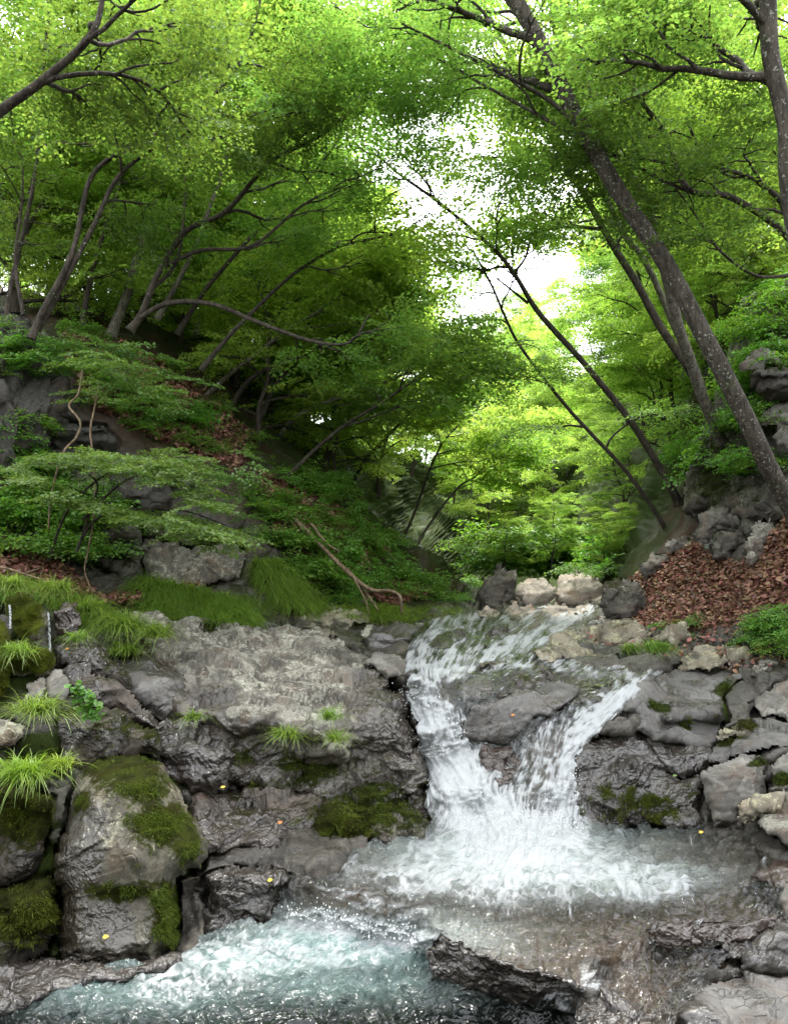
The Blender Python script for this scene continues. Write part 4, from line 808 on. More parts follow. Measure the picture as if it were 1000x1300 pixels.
def make_heroes():
    Rt = (-.55, -.1, 0); Lf = (.55, -.1, 0)
    hero('big dark leaning tree with a lichen spotted trunk rising from the right bank', [(1020,680,8.3),(1000,640,8.2),(960,560,8.0),(900,450,7.9),(850,352,7.8),(800,270,7.7),(750,180,7.6),(700,90,7.5),(650,0,7.4),(600,-100,7.3),(550,-200,7.2)], .155, .115, 1, 'spotted', 'maple', t0=.6, limbs=8, L=(1.6,2.8), bias=(-.2,.6,0), k=16, leafy=.7,
         extra=[([(745,175,7.6),(700,130,7.5),(640,95,7.3),(570,60,7.2),(510,30,7.1)], .035, 4), ([(752,185,7.6),(690,150,7.8),(600,100,7.9),(530,60,8.0)], .03, 4)])
    hero('paler slim tree leaning just behind the big spotted trunk', [(930,600,11.),(912,555,10.6),(890,500,10.2),(876,450,9.9),(858,400,9.6),(838,330,9.3),(815,255,9.),(778,195,8.8),(745,110,8.5),(715,40,8.4),(690,-60,8.3),(660,-160,8.2)], .125, .07, 2, 'pale', 'maple', t0=.55, limbs=7, bias=Rt, leafy=.75)
    hero('dark thin tree crossing left of the big spotted trunk', [(925,590,11.3),(888,500,11.2),(860,450,11),(830,400,11),(800,345,11),(770,295,11),(740,245,11),(710,190,11),(680,130,11),(640,60,11),(600,-20,11)], .11, .05, 3, 'bark', 'maple', t0=.4, limbs=9, bias=Rt, kind='mid')
    hero('light barked thin tree between the dark thin tree and the big trunk', [(935,620,11.8),(905,530,11.6),(880,460,11.5),(860,420,11.5),(820,330,11.5),(795,295,11.5),(765,240,11.5),(735,180,11.5),(715,100,11.5),(705,20,11.5),(700,-60,11.5)], .09, .05, 4, 'pale', 'lime', t0=.45, limbs=8, bias=Rt, kind='mid')
    hero('slender tree whose bare trunk crosses to the sky gap at centre', [(862,640,12.3),(850,615,12.2),(800,535,12),(740,460,12),(685,400,11.8),(655,350,11.6),(625,315,11.5),(555,255,11.2),(500,215,11)], .105, .03, 5, 'bark', 'maple', t0=.6, limbs=7, L=(1.,1.8), bias=Rt, nsub=5, leafy=.8,
         extra=[([(670,385,11.8),(645,365,11.8),(628,352,11.8)], .03, 1)])
    hero('thin dark sapling trunk curving up left of the slender bare tree', [(845,680,12.8),(838,662,12.7),(795,600,12.6),(750,550,12.5),(710,505,12.5),(660,440,12.4),(640,400,12.3),(625,365,12.2),(600,320,12)], .065, .025, 6, 'bark', 'maple', t0=.3, limbs=8, L=(.9,1.7), bias=Rt, nsub=5)
    hero('thick spotted trunk at the upper right edge', [(1045,470,6.3),(1030,400,6.2),(1002,240,6.),(990,130,6.),(974,0,5.9),(958,-120,5.8)], .125, .10, 7, 'spotted', 'maple', t0=.6, limbs=6, L=(1.4,2.2), bias=(-.9,.5,0), flare=.2)
    hero('tree with forked dark limbs reaching in from the right edge', [(1040,430,8.4),(1020,360,8.3),(1000,300,8.2),(930,252,8),(872,238,7.8),(848,170,7.7),(810,125,7.6),(770,60,7.5)], .075, .03, 8, 'bark', 'deep', t0=.45, limbs=8, L=(1.1,1.9), bias=(-.5,0,0),
         extra=[([(1010,330,8.2),(995,262,8.1),(950,225,8.0),(897,205,7.9),(870,150,7.8)], .05, 4), ([(1000,350,8.3),(960,350,8.2),(915,320,8.1),(880,270,8.0),(840,215,7.9)], .022, 4)])
    # left bank
    hero('dark limb sweeping in at the upper left corner from a tree outside the picture', [(-260,640,5.6),(-180,420,5.4),(-90,230,5.2),(0,145,5.1),(60,100,5.0),(118,48,4.9),(135,0,4.9),(150,-90,4.8)], .085, .018, 11, 'bark', 'deep', t0=.5, limbs=8, L=(.9,1.6), bias=(.2,.3,0), sc=.85, leafy=.5)
    hero('twin stemmed dark maple arching from the left cliff top', [(40,430,8.6),(55,395,8.6),(90,320,8.6),(115,225,8.5),(165,185,8.3),(240,150,8.1),(290,100,8.),(320,45,7.9),(340,-40,7.8)], .058, .02, 12, 'bark', 'deep', t0=.4, limbs=8, L=(1.1,2.), bias=Lf, leafy=.5,
         extra=[([(48,420,8.7),(75,370,8.7),(120,285,8.6),(150,225,8.5),(200,185,8.4),(240,160,8.3)], .05, 3), ([(30,400,8.8),(20,330,8.8),(28,260,8.8),(30,200,8.8)], .03, 3)])
    hero('pale grey thick trunk rising behind the dark stems on the left', [(140,430,11.6),(155,390,11.6),(175,320,11.6),(195,260,11.6),(222,205,11.5),(245,150,11.4),(262,60,11.3),(270,-60,11.2)], .115, .06, 13, 'pale', 'maple', t0=.55, limbs=7, L=(1.5,2.6), bias=Lf, kind='mid', leafy=.6)
    hero('curving dark maple with a long low limb over the slope', [(165,420,10.),(180,398,10.),(200,345,9.9),(235,295,9.7),(285,270,9.5),(325,225,9.3),(350,200,9.2),(415,165,9.),(470,110,8.8),(500,30,8.6)], .078, .022, 14, 'bark', 'maple', t0=.4, limbs=8, L=(1.3,2.3), bias=Lf, leafy=.5,
         extra=[([(175,405,10.),(215,385,9.9),(270,386,9.7),(330,410,9.5),(400,434,9.3),(445,434,9.2),(468,400,9.1)], .05, 2), ([(205,340,9.9),(255,318,9.8),(320,312,9.6),(385,260,9.4),(440,235,9.2)], .04, 4), ([(190,370,10),(225,330,10),(235,240,10),(232,150,9.9),(245,60,9.8)], .035, 4)])
    mids = [
     ('thin trunk leaning right, leftmost of the mid slope trunks', [(240,525,12.5),(280,485,12.4),(350,430,12.2),(420,385,12),(490,340,11.8)], .07),
     ('thin trunk bending right above the dry slope', [(278,545,13),(320,480,12.9),(395,445,12.7),(470,400,12.5),(530,350,12.3)], .075),
     ('straight slim trunk behind the bending one on the slope', [(310,580,13.5),(345,500,13.4),(380,445,13.3),(405,370,13.2),(430,290,13)], .085),
     ('forked trunk with a limb reaching right in the slope wood', [(335,585,14),(345,570,14),(380,525,14),(445,500,13.8),(500,480,13.6),(545,455,13.4)], .11),
     ('long thin leaning trunk nearest the stream in the slope wood', [(335,635,12),(380,590,12),(430,545,12),(500,500,11.8),(560,460,11.6)], .06),
     ('upright brown trunk in the middle of the slope wood', [(412,600,15),(418,560,15),(425,500,15),(430,420,14.8),(445,330,14.5)], .09),
     ('slim upright trunk right of the brown one in the slope wood', [(378,585,16),(390,540,16),(402,480,16),(415,400,16)], .08),
     ('slender trunk leaning over the stream at the end of the slope wood', [(440,640,16),(460,590,15.8),(500,545,15.5),(545,500,15),(580,460,14.6)], .07),
     ('low forked dark tree beyond the wood on the left shore', [(505,690,17),(520,665,17),(545,600,16.8),(560,565,16.6),(590,530,16.4)], .06),
     ('dark branching shrub like tree at the bend of the stream', [(530,690,18),(545,665,18),(575,625,17.8),(602,605,17.6),(625,580,17.4)], .055)]
    mids += [
     ('thin arching stem from the cliff top, far left of the slope wood', [(8,410,9.4),(22,330,9.3),(40,250,9.2),(52,160,9.),(60,60,8.9),(70,-30,8.8)], .05),
     ('thin pale stem rising between the twin stemmed maple and the grey trunk', [(105,415,11),(120,340,11),(150,240,10.9),(170,130,10.8),(168,20,10.7)], .06),
     ('slim stem fanning right above the curving dark maple', [(200,405,11.5),(240,330,11.3),(275,240,11),(300,150,10.8),(318,60,10.6),(330,-40,10.5)], .06),
     ('slender stem leaning far right behind the curving dark maple', [(225,425,12),(270,355,11.8),(330,290,11.5),(390,230,11.2),(440,160,11),(470,80,10.8)], .06),
     ('thin stem bowed over the dry slope towards the sky gap', [(255,470,11),(320,395,10.8),(385,340,10.5),(440,310,10.3),(490,300,10.2)], .05),
     ('thin upright stem at the crest right of the grey trunk', [(250,425,14),(262,360,14),(270,280,14),(290,180,13.8),(300,90,13.6)], .07)]
    for i, (lab, p, rad) in enumerate(mids):
        hero(lab, p, rad, .025, 40 + i, 'bark' if i % 3 else 'pale', ('lime', 'maple', 'lime')[i % 3], t0=.5, limbs=5, L=(1.,1.8), bias=Lf, kind='mid', nsub=5, leafy=.45)
def make_forest():
    """the wood on both slopes and round the bend: a few kinds of tree, each copied"""
    protos = []
    for s, (lean, H, kind, leaf, L, sc, bark) in enumerate([(.45, 8.5, 'mid', 'maple', (1.7,3.), 1., 'bark'), (.6, 7.5, 'mid', 'lime', (1.6,2.8), 1., 'bark'), (.3, 10., 'mid', 'maple', (1.9,3.2), 1.05, 'pale'), (.5, 9., 'mid', 'deep', (1.8,3.), 1., 'bark'),
                                                          (.1, 12., 'far', 'lime', (2.4,4.), 1., 'pale'), (.15, 13., 'far', 'maple', (2.6,4.2), 1., 'bark'),
        (.3, 5., 'mid', 'lime', (1.5,2.4), .9, 'bark'), (.2, 4.5, 'mid', 'lime', (1.4,2.4), .9, 'bark')]):
        r = np.random.default_rng(300 + s); path = [(0, 0, -.3)]; x = 0
        for i in range(1, 7):
            t = i / 6; path.append((lean * H * .5 * t ** 1.2 + r.normal() * .12, r.normal() * .12, H * t))
        w, c = tree_parts(np.array(path, float), .05 + .004 * H, .02, r, kind, limbs=13 if s < 6 else 16, L=L, t0=.22 if s < 6 else .06, bias=(.25, 0, 0), sc=sc, nsub=7, leafy=.72)
        protos.append((w, c, bark, leaf))
    first = [None] * 8; LEAN = [(.45, 8.5), (.6, 7.5), (.3, 10.), (.5, 9.), (.1, 12.), (.15, 13.), (.3, 5.), (.2, 4.5)]
    def place(k, px, py, rz, s, label, group, Y=None):
        py = max(py, float(ytop(px)) + 12); p = pt(px, py, B(px, py) if Y is None else Y); lean, H = LEAN[k]
        for it in range(12):
            ok = True
            for dx in (-1.3, 0, 1.3):
                x, y = project(p + np.array([cos(rz) * lean * H * .5 * s + dx * s, sin(rz) * lean * H * .5 * s, H * s * 1.04])); ok &= y > np.interp(x, [380, 450, 520, 575, 600, 660, 760, 830], [-200, 120, 320, 430, 430, 330, 150, -200])
            if ok: break
            s *= .9
        if s < .17: return
        if first[k] is None:
            w, c, bark, leaf = protos[k]; o = tree_obj(label, (0, 0, 0), w, c, bark, leaf, group=group); first[k] = o
            o.location = p; o.rotation_euler = (0, 0, rz); o.scale = (s, s, s)
        else: copy_tree(first[k], p, rz, s, label, group)
    r = np.random.default_rng(77)
    gl = 'trees of the wood on the left slope'; gr = 'trees of the wood on the right slope'; gf = 'trees on the far hillside'
    left = [(-60,400),(-140,420),(30,375),(90,392),(150,385),(60,350),(130,370),(220,400),(260,420),(200,368),(300,440),(340,470),(280,405),(380,480),(420,520),(350,430),(440,500),(460,560),(500,580),(480,540),(520,610),(545,640),(400,460),(330,410),(240,375),(170,355),(100,345),(20,345),(-80,345),(560,680),(575,650),(390,560),(430,600),(300,520)]
    for i, (px, py) in enumerate(left):
        if i % 5: continue
        place([0, 1, 1, 2, 0, 1][i % 6], px, py, r.uniform(-.6, .5), r.uniform(.65, 1.), 'maple of the wood on the left slope leaning towards the stream', gl)
    right = [(1080,420),(1150,400),(900,440),(930,410),(870,480),(840,520),(880,410),(820,560),(800,520),(960,380),(1000,350),(780,620),(800,600),(770,580),(850,430),(820,470),(900,365),(760,650),(745,690),(730,660),(750,600),(1040,330),(950,340),(840,640),(870,560),(780,500),(740,560)]
    for i, (px, py) in enumerate(right):
        if i % 5 in (1, 3) or px < 790: continue
        place([1, 0, 2, 1, 3, 0][i % 6], px, py, pi + r.uniform(-.7, .6), r.uniform(.65, .95), 'maple of the wood on the right slope leaning towards the stream', gr)
    under = [(20,400),(70,398),(110,392),(160,395),(210,402),(250,420),(285,440),(315,455),(350,480),(380,505),(415,535),(445,565),(230,440),(300,480),(345,520),(390,560),(130,402),(425,600),(480,620),(185,412),(-30,400),(330,560)]
    for i, (px, py) in enumerate(under):
        place([6, 7][i % 2], px, py, r.uniform(-1.2, 1.2), r.uniform(.5, .85), 'low young maple filling the wood on the left slope', 'young maples on the left slope')
    for i, (px, Yb) in enumerate([(-60,24),(0,21),(50,26),(100,23),(150,28),(200,25),(245,30),(290,27),(335,32),(380,30),(20,34),(120,36),(220,38),(420,36),(300,24),(360,26),(400,30),(440,28),(480,34),(510,30),(450,42),(540,36),(500,46),(330,44),(260,48),(390,46),(560,44)]):
        if i < 14 and i % 2: continue
        if i > 13: place([6, 4, 6, 5][i % 4], px, ytop(px) + 25, r.uniform(-.8, .8), r.uniform(.8, 1.1), 'bright backlit maple beyond the crest of the left slope', 'trees beyond the left crest', Y=Yb); continue
        place([1, 0, 4][i % 3], px, ytop(px) + 30, r.uniform(-.8, .8), r.uniform(.55, .8), 'bright backlit maple beyond the crest of the left slope', 'trees beyond the left crest', Y=Yb)
    for i, (px, py) in enumerate([(940,400),(900,430),(880,470),(850,500),(830,540),(800,570),(770,610),(1010,350),(960,370),(850,590),(790,660),(920,470)]):
        place([6, 7][i % 2], px, py, pi + r.uniform(-1.2, 1.2), r.uniform(.5, .85), 'low young maple filling the wood on the right slope', 'young maples on the right slope')
    for i, (px, Yb) in enumerate([(1040,26),(990,24),(940,28),(890,30),(840,33),(1080,30)]):
        place([1, 4, 0][i % 3], px, ytop(px) + 30, pi + r.uniform(-.8, .8), r.uniform(.75, 1.), 'bright backlit maple beyond the crest of the right slope', 'trees beyond the right crest', Y=Yb)
    x, y = scatter_px([(590,690),(640,690),(720,695),(780,690),(800,720),(770,738),(700,722),(640,722),(600,735)], 9, r)
    for i in range(9): place([6, 7][i % 2], x[i], y[i], r.uniform(0, 6.28), r.uniform(.18, .28), 'small bright bushy maple at the bend of the stream', 'bushy maples at the bend of the stream', Y=min(float(B(x[i], y[i])), 17 + 8 * r.random()))
    far = [(600,700),(620,690),(640,705),(660,690),(680,700),(700,710),(610,660),(640,665),(665,650),(690,660),(600,620),(625,620),(650,610),(680,620),(705,640),(615,580),(640,575),(665,575),(690,580),(560,600),(585,560),(610,540),(635,530),(660,535),(690,540),(715,560),(605,500),(630,490),(655,490),(680,500),(700,510),(615,465),(640,455),(665,465),(580,600),(720,600)]
    for i, (px, py) in enumerate(far):
        place([4, 5, 4][i % 3], px, py, r.uniform(0, 6.28), r.uniform(.55, .8), 'pale green tree on the sunny hillside closing the valley', gf)
def make_sapling():
    """the small maple with flat layered sprays on the left bank"""
    r = np.random.default_rng(5); wood, crown = Bag(), Bag(); D = 7.6
    stems = [[(62,712,7.9),(85,650,7.8),(130,605,7.7),(180,585,7.6),(240,580,7.4)], [(98,700,7.9),(118,640,7.8),(122,610,7.7),(80,590,7.6),(30,590,7.5)], [(100,690,7.9),(128,655,7.7),(190,645,7.5),(240,650,7.4),(290,668,7.3)], [(105,660,7.8),(160,610,7.6),(210,605,7.4),(255,640,7.3)]]
    for s in stems:
        P = spline(pxpath(s), 16); wood.tube(P, .014 * (1 - .75 * np.linspace(0, 1, 16)) + .002, 5)
    tiers = [((20,590),(130,575),7.6,15), ((110,585),(215,600),7.4,16), ((160,580),(240,598),7.5,11), ((200,600),(258,645),7.3,12), ((60,625),(150,645),7.5,13), ((155,655),(215,648),7.4,9), ((195,655),(290,675),7.25,18), ((225,665),(270,690),7.2,9), ((150,572),(250,580),7.9,7), ((10,600),(40,612),7.4,5)]
    for (a, b, Y, n) in tiers:
        for k in range(int(n * 2.1)):
            t = r.random(); x = a[0] + (b[0] - a[0]) * t + r.normal() * 9; y = a[1] + (b[1] - a[1]) * t + r.normal() * 4.; p = pt(x, y, Y + r.normal() * .22)
            put_sprays(crown, 'star', [p], [np.array([r.normal() * .6 + .45, r.normal() * .5 - .55, -.1])], r, .62, .12)
    tree_obj('small maple sapling with flat layered sprays before the left cliff', pt(90, 712, 7.9), wood, crown, 'bark', 'sapling', 'sapling', 'maple_sapling')
    ext = [('leafy maple twig hanging in front of the dry slope at the left', [(150,470),(140,485),(170,500),(130,462),(120,500),(185,505),(100,455),(160,455)], 8.2, 2), ('low maple spray right of the sapling against the dark bank', [(270,600),(300,610),(265,625),(290,640),(310,600),(250,610),(285,585),(305,665)], 8.6, 3), ('green branch hanging over the middle of the left slope', [(110,440),(90,450),(140,440),(200,465),(175,445),(60,430),(225,480)], 9.0, 4)]
    for lab, pts, Y, sd in ext:
        w, c = Bag(), Bag(); rr = np.random.default_rng(sd); a = pt(*pts[0], Y)
        for q in pts:
            p = pt(q[0], q[1], Y + rr.normal() * .2); w.tube(spline(np.array([a + (0, .3, .1), (a + p) / 2 + (0, 0, .08), p]), 8), np.linspace(.008, .002, 8), 4)
            for k in range(6): put_sprays(c, 'star', [p + rr.normal(size=3) * (.17, .15, .06)], [np.array([rr.normal() * .6 + .3, rr.normal() * .5 - .5, -.1])], rr, .62, .15)
        tree_obj(lab, a, w, c, 'bark', 'sapling', 'branch', 'maple_branch')
# ------------------------------------------------------------------ low plants
def blades(P, D, L, W, droop, seg=5):
    """curved grass blades: roots P, start directions D, lengths L"""
    n = len(P); t = np.linspace(0, 1, seg); D = D / np.linalg.norm(D, axis=1, keepdims=True)
    H = D.copy(); H[:, 2] = 0; H /= np.maximum(np.linalg.norm(H, axis=1, keepdims=True), 1e-6)
    C = P[:, None] + L[:, None, None] * (D[:, None] * t[None, :, None] + H[:, None] * (droop[:, None] * .35 * t ** 2)[..., None])
    C[..., 2] -= L[:, None] * droop[:, None] * .75 * t[None] ** 2.2
    S = np.cross(H, (0, 0, 1)); w = W[:, None] * (1 - t[None] ** 2 * .93)
    V = np.stack([C - S[:, None] * w[..., None], C + S[:, None] * w[..., None] ], 2).reshape(-1, 3)
    i = np.arange(n * (seg - 1)); b = i // (seg - 1) * seg * 2 + i % (seg - 1) * 2
    return V, np.stack([b, b + 1, b + 3, b + 2], 1)
def tuft(label, px, py, Y, size, n, mat, seed, w=.003, spread=.35, lean=(0, -.25), droop=(.5, 1.2), name='grass_tuft'):
    r = np.random.default_rng(seed); P = r.normal(size=(n, 3)) * (size * spread * .5, size * spread * .35, .01); a = r.uniform(0, 2 * pi, n); e = r.uniform(.5, 1.35, n)
    D = np.stack([np.cos(a) * np.cos(e) + lean[0], np.sin(a) * np.cos(e) + lean[1], np.sin(e)], 1)
    V, q = blades(P, D, size * r.uniform(.55, 1.1, n), np.full(n, w) * r.uniform(.7, 1.3, n), r.uniform(*droop, n), 6)
    o = link(name, mesh(name, V, [q], MT[mat], True)); o.location = pt(px, py, Y); return tag(o, label, 'grass tuft', None, 'thing')
def scatter_px(poly, n, r):
    p = np.array(poly, float); lo, hi = p.min(0), p.max(0); X = np.zeros((0, 2))
    while len(X) < n:
        q = lo + r.random((n * 3, 2)) * (hi - lo); q = q[inside(poly, q[:, 0], q[:, 1])]; X = np.concatenate([X, q])
    return X[:n, 0], X[:n, 1]
def make_low():
    r = np.random.default_rng(9)
    T = [('dark green arching grass tuft on the mossy rocks at the left edge', 50, 905, 5.15, .26, 260, 'grass', .0028), ('bright yellow green grass tuft low on the left bank', 32, 985, 4.75, .27, 300, 'ygrass', .0026),
         ('yellow green grass spilling right of the bright tuft', 78, 972, 4.85, .16, 120, 'ygrass', .0022), ('thick hanging grass clump left of the pale outcrop', 158, 800, 6.9, .38, 420, 'grass', .003),
         ('right hand part of the hanging grass on the outcrop edge', 196, 808, 6.8, .30, 240, 'grass', .003), ('lower hanging grass clump under the thick clump', 160, 830, 6.7, .27, 200, 'grass', .0028),
         ('short grass fringe above the bright moss at the left edge', 15, 745, 6.3, .22, 200, 'grass', .0026), ('grass hanging over the mossy mound at the left edge', 20, 832, 5.75, .26, 220, 'grass', .0026), ('grass fringe on the mossy hump below the trickle', 100, 812, 6.0, .16, 140, 'grass', .0024),
         ('small grass tuft in the face of the outcrop, left one', 247, 912, 5.85, .15, 90, 'grass', .0024), ('small grass tuft in the middle of the outcrop foot', 366, 935, 5.75, .2, 130, 'grass', .0024), ('upper small tuft near the outcrop end by the fall', 418, 912, 5.85, .17, 110, 'grass', .0024), ('lower small tuft near the outcrop end by the fall', 426, 940, 5.75, .17, 110, 'grass', .0024),
         ('dark grass tuft hanging beside the yellow lichen slab', 832, 826, 7.9, .26, 260, 'grass', .003), ('small grass tuft beside the mossy stone at the upper stream', 800, 826, 8., .2, 120, 'grass', .003), ('long grass drooping from the soil above the trickle', 70, 752, 6.9, .3, 260, 'grass', .003), ('grass clump between the soil bank and brown block', 112, 775, 6.95, .3, 260, 'grass', .003), ('grass clump right of the brown block', 135, 792, 6.9, .28, 220, 'grass', .003)]
    for i, (lab, x, y, Y, s, n, m, w) in enumerate(T): tuft(lab, x, y, Y - .06, s * (1.1 if i < 9 or i > 12 else 1.15), int(n * 1.5), m, 500 + i, w * 1.15)
    # carpets of short grass: nobody could count the blades
    def carpet(name, label, poly, n, L, mat, seed, w, off=.03):
        rr = np.random.default_rng(seed); x, y = scatter_px(poly, n, rr); P = gp(x, y) ; P[:, 1] -= .08; P[:, 2] -= .0
        cl = .55 + .75 * np.clip(fbm(P * 2.6, 3, seed) + .5, 0, 1); keep = rr.random(n) < cl; P = P[keep]; cl = cl[keep]; n = len(P)
        D = np.stack([rr.normal(size=n) * .5 + .1, rr.normal(size=n) * .4 - .5, rr.uniform(.3, 1.1, n)], 1)
        V, q = blades(P, D, rr.uniform(.35, 1.25, n) * L * 1.25 * cl, np.full(n, w), rr.uniform(.6, 1.6, n), 5)
        tag(link(name, mesh(name, V, [q], MT[mat], True)), label, 'grass', None, 'stuff')
    carpet('grass', 'drooping green grass under the pale cracked rock face', [(165,762),(180,735),(260,752),(335,765),(330,795),(250,790),(195,778)], 9000, .24, 'grass', 1, .0032)
    carpet('grass', 'sloping green grass patch right of the pale cracked rock face', [(325,715),(350,712),(385,745),(415,772),(380,775),(345,760),(330,740)], 6500, .26, 'grass', 2, .0036)
    carpet('grass', 'grass strip along the soil bank at the left', [(-40,725),(40,738),(130,768),(170,790),(110,800),(60,765),(-40,760)], 5200, .2, 'grass', 3, .003)
    carpet('grass', 'thin grass along the left shore of the upper stream', [(420,770),(470,768),(590,775),(520,790),(440,785)], 3500, .2, 'grass', 4, .004)
    # herbs on the slopes: four kinds, copied
    protos = []
    for k in range(4):
        rr = np.random.default_rng(70 + k); w, c = Bag(), Bag(); n = 9 + 2 * k
        for j in range(n):
            a = rr.uniform(0, 2 * pi); ln = rr.uniform(.18, .42); d = np.array([cos(a), sin(a), rr.uniform(.5, 1.6)]); P, R = limb(rr, (0, 0, 0), d, ln, .005, 5, lift=.1); w.tube(P, R, 3)
            put_sprays(c, 'herb', [P[-2], P[-1], P[-3]], [np.array([cos(a + v), sin(a + v), -.1]) for v in (-.6, 0, .7)], rr, rr.uniform(.7, 1.1), .3)
        protos.append((w, c))
    first = [None] * 4
    def herb(px, py, s, label, group, k, mat='herb', Y=None):
        p = gp(px, py) if Y is None else pt(px, py, Y)
        if first[k] is None:
            o = tree_obj(label, (0, 0, 0), *protos[k], 'bark', mat, 'plant', 'leafy_plant', group); first[k] = o; o.location = p; o.scale = (s, s, s)
        else: copy_tree(first[k], p, r.uniform(0, 6.28), s, label, group)
    g1 = 'leafy plants covering the left bank'; x, y = scatter_px([(300,590),(400,600),(470,660),(560,735),(620,745),(600,768),(500,772),(430,765),(360,720),(310,660)], 95, r)
    for i in range(95): herb(x[i], y[i], r.uniform(.5, 1.1), 'low leafy plant among others on the bank left of the upper stream', g1, i % 4)
    g2 = 'leafy plants under the left cliff'; x, y = scatter_px([(-20,560),(60,580),(140,620),(120,720),(60,715),(-20,690)], 34, r)
    for i in range(34): herb(x[i], y[i], r.uniform(.6, 1.1), 'small leafy plant among others below the dark left cliff', g2, i % 4)
    x, y = scatter_px([(-20,400),(40,400),(75,470),(80,520),(40,560),(-20,590)], 13, r)
    for i in range(13): herb(x[i], y[i], r.uniform(.4, .9), 'leafy plant among others rooted in the dark columnar cliff', 'leafy plants on the dark left cliff', i % 4, Y=8.85 + .25 * (590 - y[i]) / 190)
    g7 = 'leafy plants on the dry slope'; x, y = scatter_px([(80,420),(150,430),(260,500),(330,560),(300,600),(200,560),(120,520),(90,470)], 30, r)
    for i in range(30): herb(x[i], y[i], r.uniform(.5, 1.), 'small leafy plant among others in the dead leaves of the left slope', g7, i % 4)
    g3 = 'leafy plants at the foot of the leaf slope'; x, y = scatter_px([(950,790),(1030,770),(1030,830),(990,835),(955,815)], 16, r)
    for i in range(16): herb(x[i], y[i], r.uniform(.35, .6), 'small green plant at the right edge below the dead leaves', g3, i % 4)
    for i, (px, py) in enumerate([(850,800),(872,796),(890,790),(860,815)]): herb(px, py, r.uniform(.35, .5), 'small green plant between yellow slab and dead leaves', 'green plants by the yellow slab', i % 4)
    g5 = 'bushes at the bend of the stream'; x, y = scatter_px([(590,690),(640,680),(720,690),(780,690),(800,720),(770,740),(700,725),(640,725),(600,735)], 30, r)
    for i in range(30): herb(x[i], y[i], r.uniform(1.4, 2.4), 'bright green bush among others where the stream bends away', g5, i % 4, Y=min(float(B(x[i], y[i])), 19))
    g6 = 'leafy plants on the right cliff'; x, y = scatter_px([(870,480),(930,460),(1000,500),(980,600),(900,640),(860,600)], 30, r); x2, y2 = scatter_px([(930,360),(1010,330),(1010,470),(960,480)], 22, r); x, y = np.concatenate([x, x2]), np.concatenate([y, y2])
    for i in range(52): herb(x[i], y[i], r.uniform(.7, 1.2), 'leafy plant growing on the right hand cliff', g6, i % 4, Y=float(B(x[i], y[i])) - .5)
    herb(735, 728, .8, 'little green plant on top of the large pale boulder', None, 1, Y=13.4)
    # round leaved plant
    rr = np.random.default_rng(31); c = Bag(); th = np.linspace(0, 2 * pi, 8)[:-1]; disc = np.stack([.5 * np.sin(th), .5 - .5 * np.cos(th), .08 * np.cos(2 * th)], 1)
    n = 190; X = 88 + 42 * rr.random(n); Yp = 868 + 44 * rr.random(n); ok = inside([(86,870),(100,864),(115,872),(128,890),(130,905),(118,914),(100,910),(95,890)], X, Yp); P = pt(X[ok], Yp[ok], 5.12 + .08 * rr.random(ok.sum())); m = len(P)
    D = np.stack([rr.normal(size=m) * .5, rr.normal(size=m) * .4 - .6, rr.normal(size=m) * .3 - .3], 1); U = np.stack([rr.normal(size=m) * .3, -.7 + 0 * D[:, 0], .8 + rr.normal(size=m) * .3], 1)
    V, q = place_leaves(disc, P, D, U, rr.uniform(.028, .045, m)); o = link('round_leaved_plant', mesh('round_leaved_plant', V, [q], MT['herb'], False)); tag(o, 'bright plant with small round leaves beside the side trickle', 'plant', None, 'thing')
    # dead leaves
    def litter(label, poly, n, seed, s=(.04, .085)):
        rr = np.random.default_rng(seed); x, y = scatter_px(poly, n, rr); P = gp(x, y); P[:, 2] += rr.uniform(.0, .07, n); P[:, 1] -= .03
        D = rr.normal(size=(n, 3)) * (1, 1, .5); U = rr.normal(size=(n, 3)) * .7 + (0, -.4, .9)
        sh = np.array([(0, 0, 0), (-.3, .35, .14), (-.2, .75, .05), (0, 1, -.08), (.2, .75, .06), (.3, .35, .16)])
        V, q = place_leaves(sh, P, D, U, rr.uniform(*s, n)); tag(link('fallen_leaves', mesh('fallen_leaves', V, [q], MT['litter'], False)), label, 'dead leaves', None, 'stuff')
    litter('thick layer of brown dead leaves on the right bank', LITTER, 30000, 1)
    litter('scattered dead leaves on the rocks below the leaf slope', [(740,800),(780,780),(1010,785),(1010,850),(930,860),(850,835),(760,830)], 700, 21)
    litter('brown dead leaves on the soil bank at the left', DUFF, 6000, 2)
    litter('dead leaves on the steep dry slope below the left trees', [(80,420),(150,430),(260,500),(330,560),(300,600),(200,560),(120,520),(90,470)], 5500, 3, (.06, .11))
    litter('dead leaves caught on the cliff behind the spotted trunk', [(930,360),(1030,330),(1030,420),(980,430),(945,430)], 4000, 4, (.06, .11))
    litter('dead leaves scattered through the plants of the left bank', [(330,600),(460,660),(580,745),(500,770),(400,740),(350,680)], 9000, 6, (.06, .11))
    for i, (x, y, Y, m, lab) in enumerate([(130,1190,4.28,'yellow','yellow fallen leaf on the wet face of the big boulder'),(339,1118,4.83,'yellow','yellow fallen leaf on the pinkish wet ledge'),(886,1057,5.4,'yellow','yellow fallen leaf at the edge of the middle pool'),(280,1000,5.5,'yellow','yellow fallen leaf above the low mossy rock'),(83,824,6.0,'orange','orange fallen leaf under the thin trickle'),(648,908,6.35,'orange','orange fallen leaf on the slab between the falls'),(352,1045,5.25,'orange','brown orange leaf on the low wet rock'),(853,985,5.85,'herb','green fallen leaf on the dark dripping boulder')]):
        rr = np.random.default_rng(i); sh = np.array([(0, 0, 0), (-.3, .35, .1), (-.2, .75, .05), (0, 1, 0), (.2, .75, .05), (.3, .35, .1)])
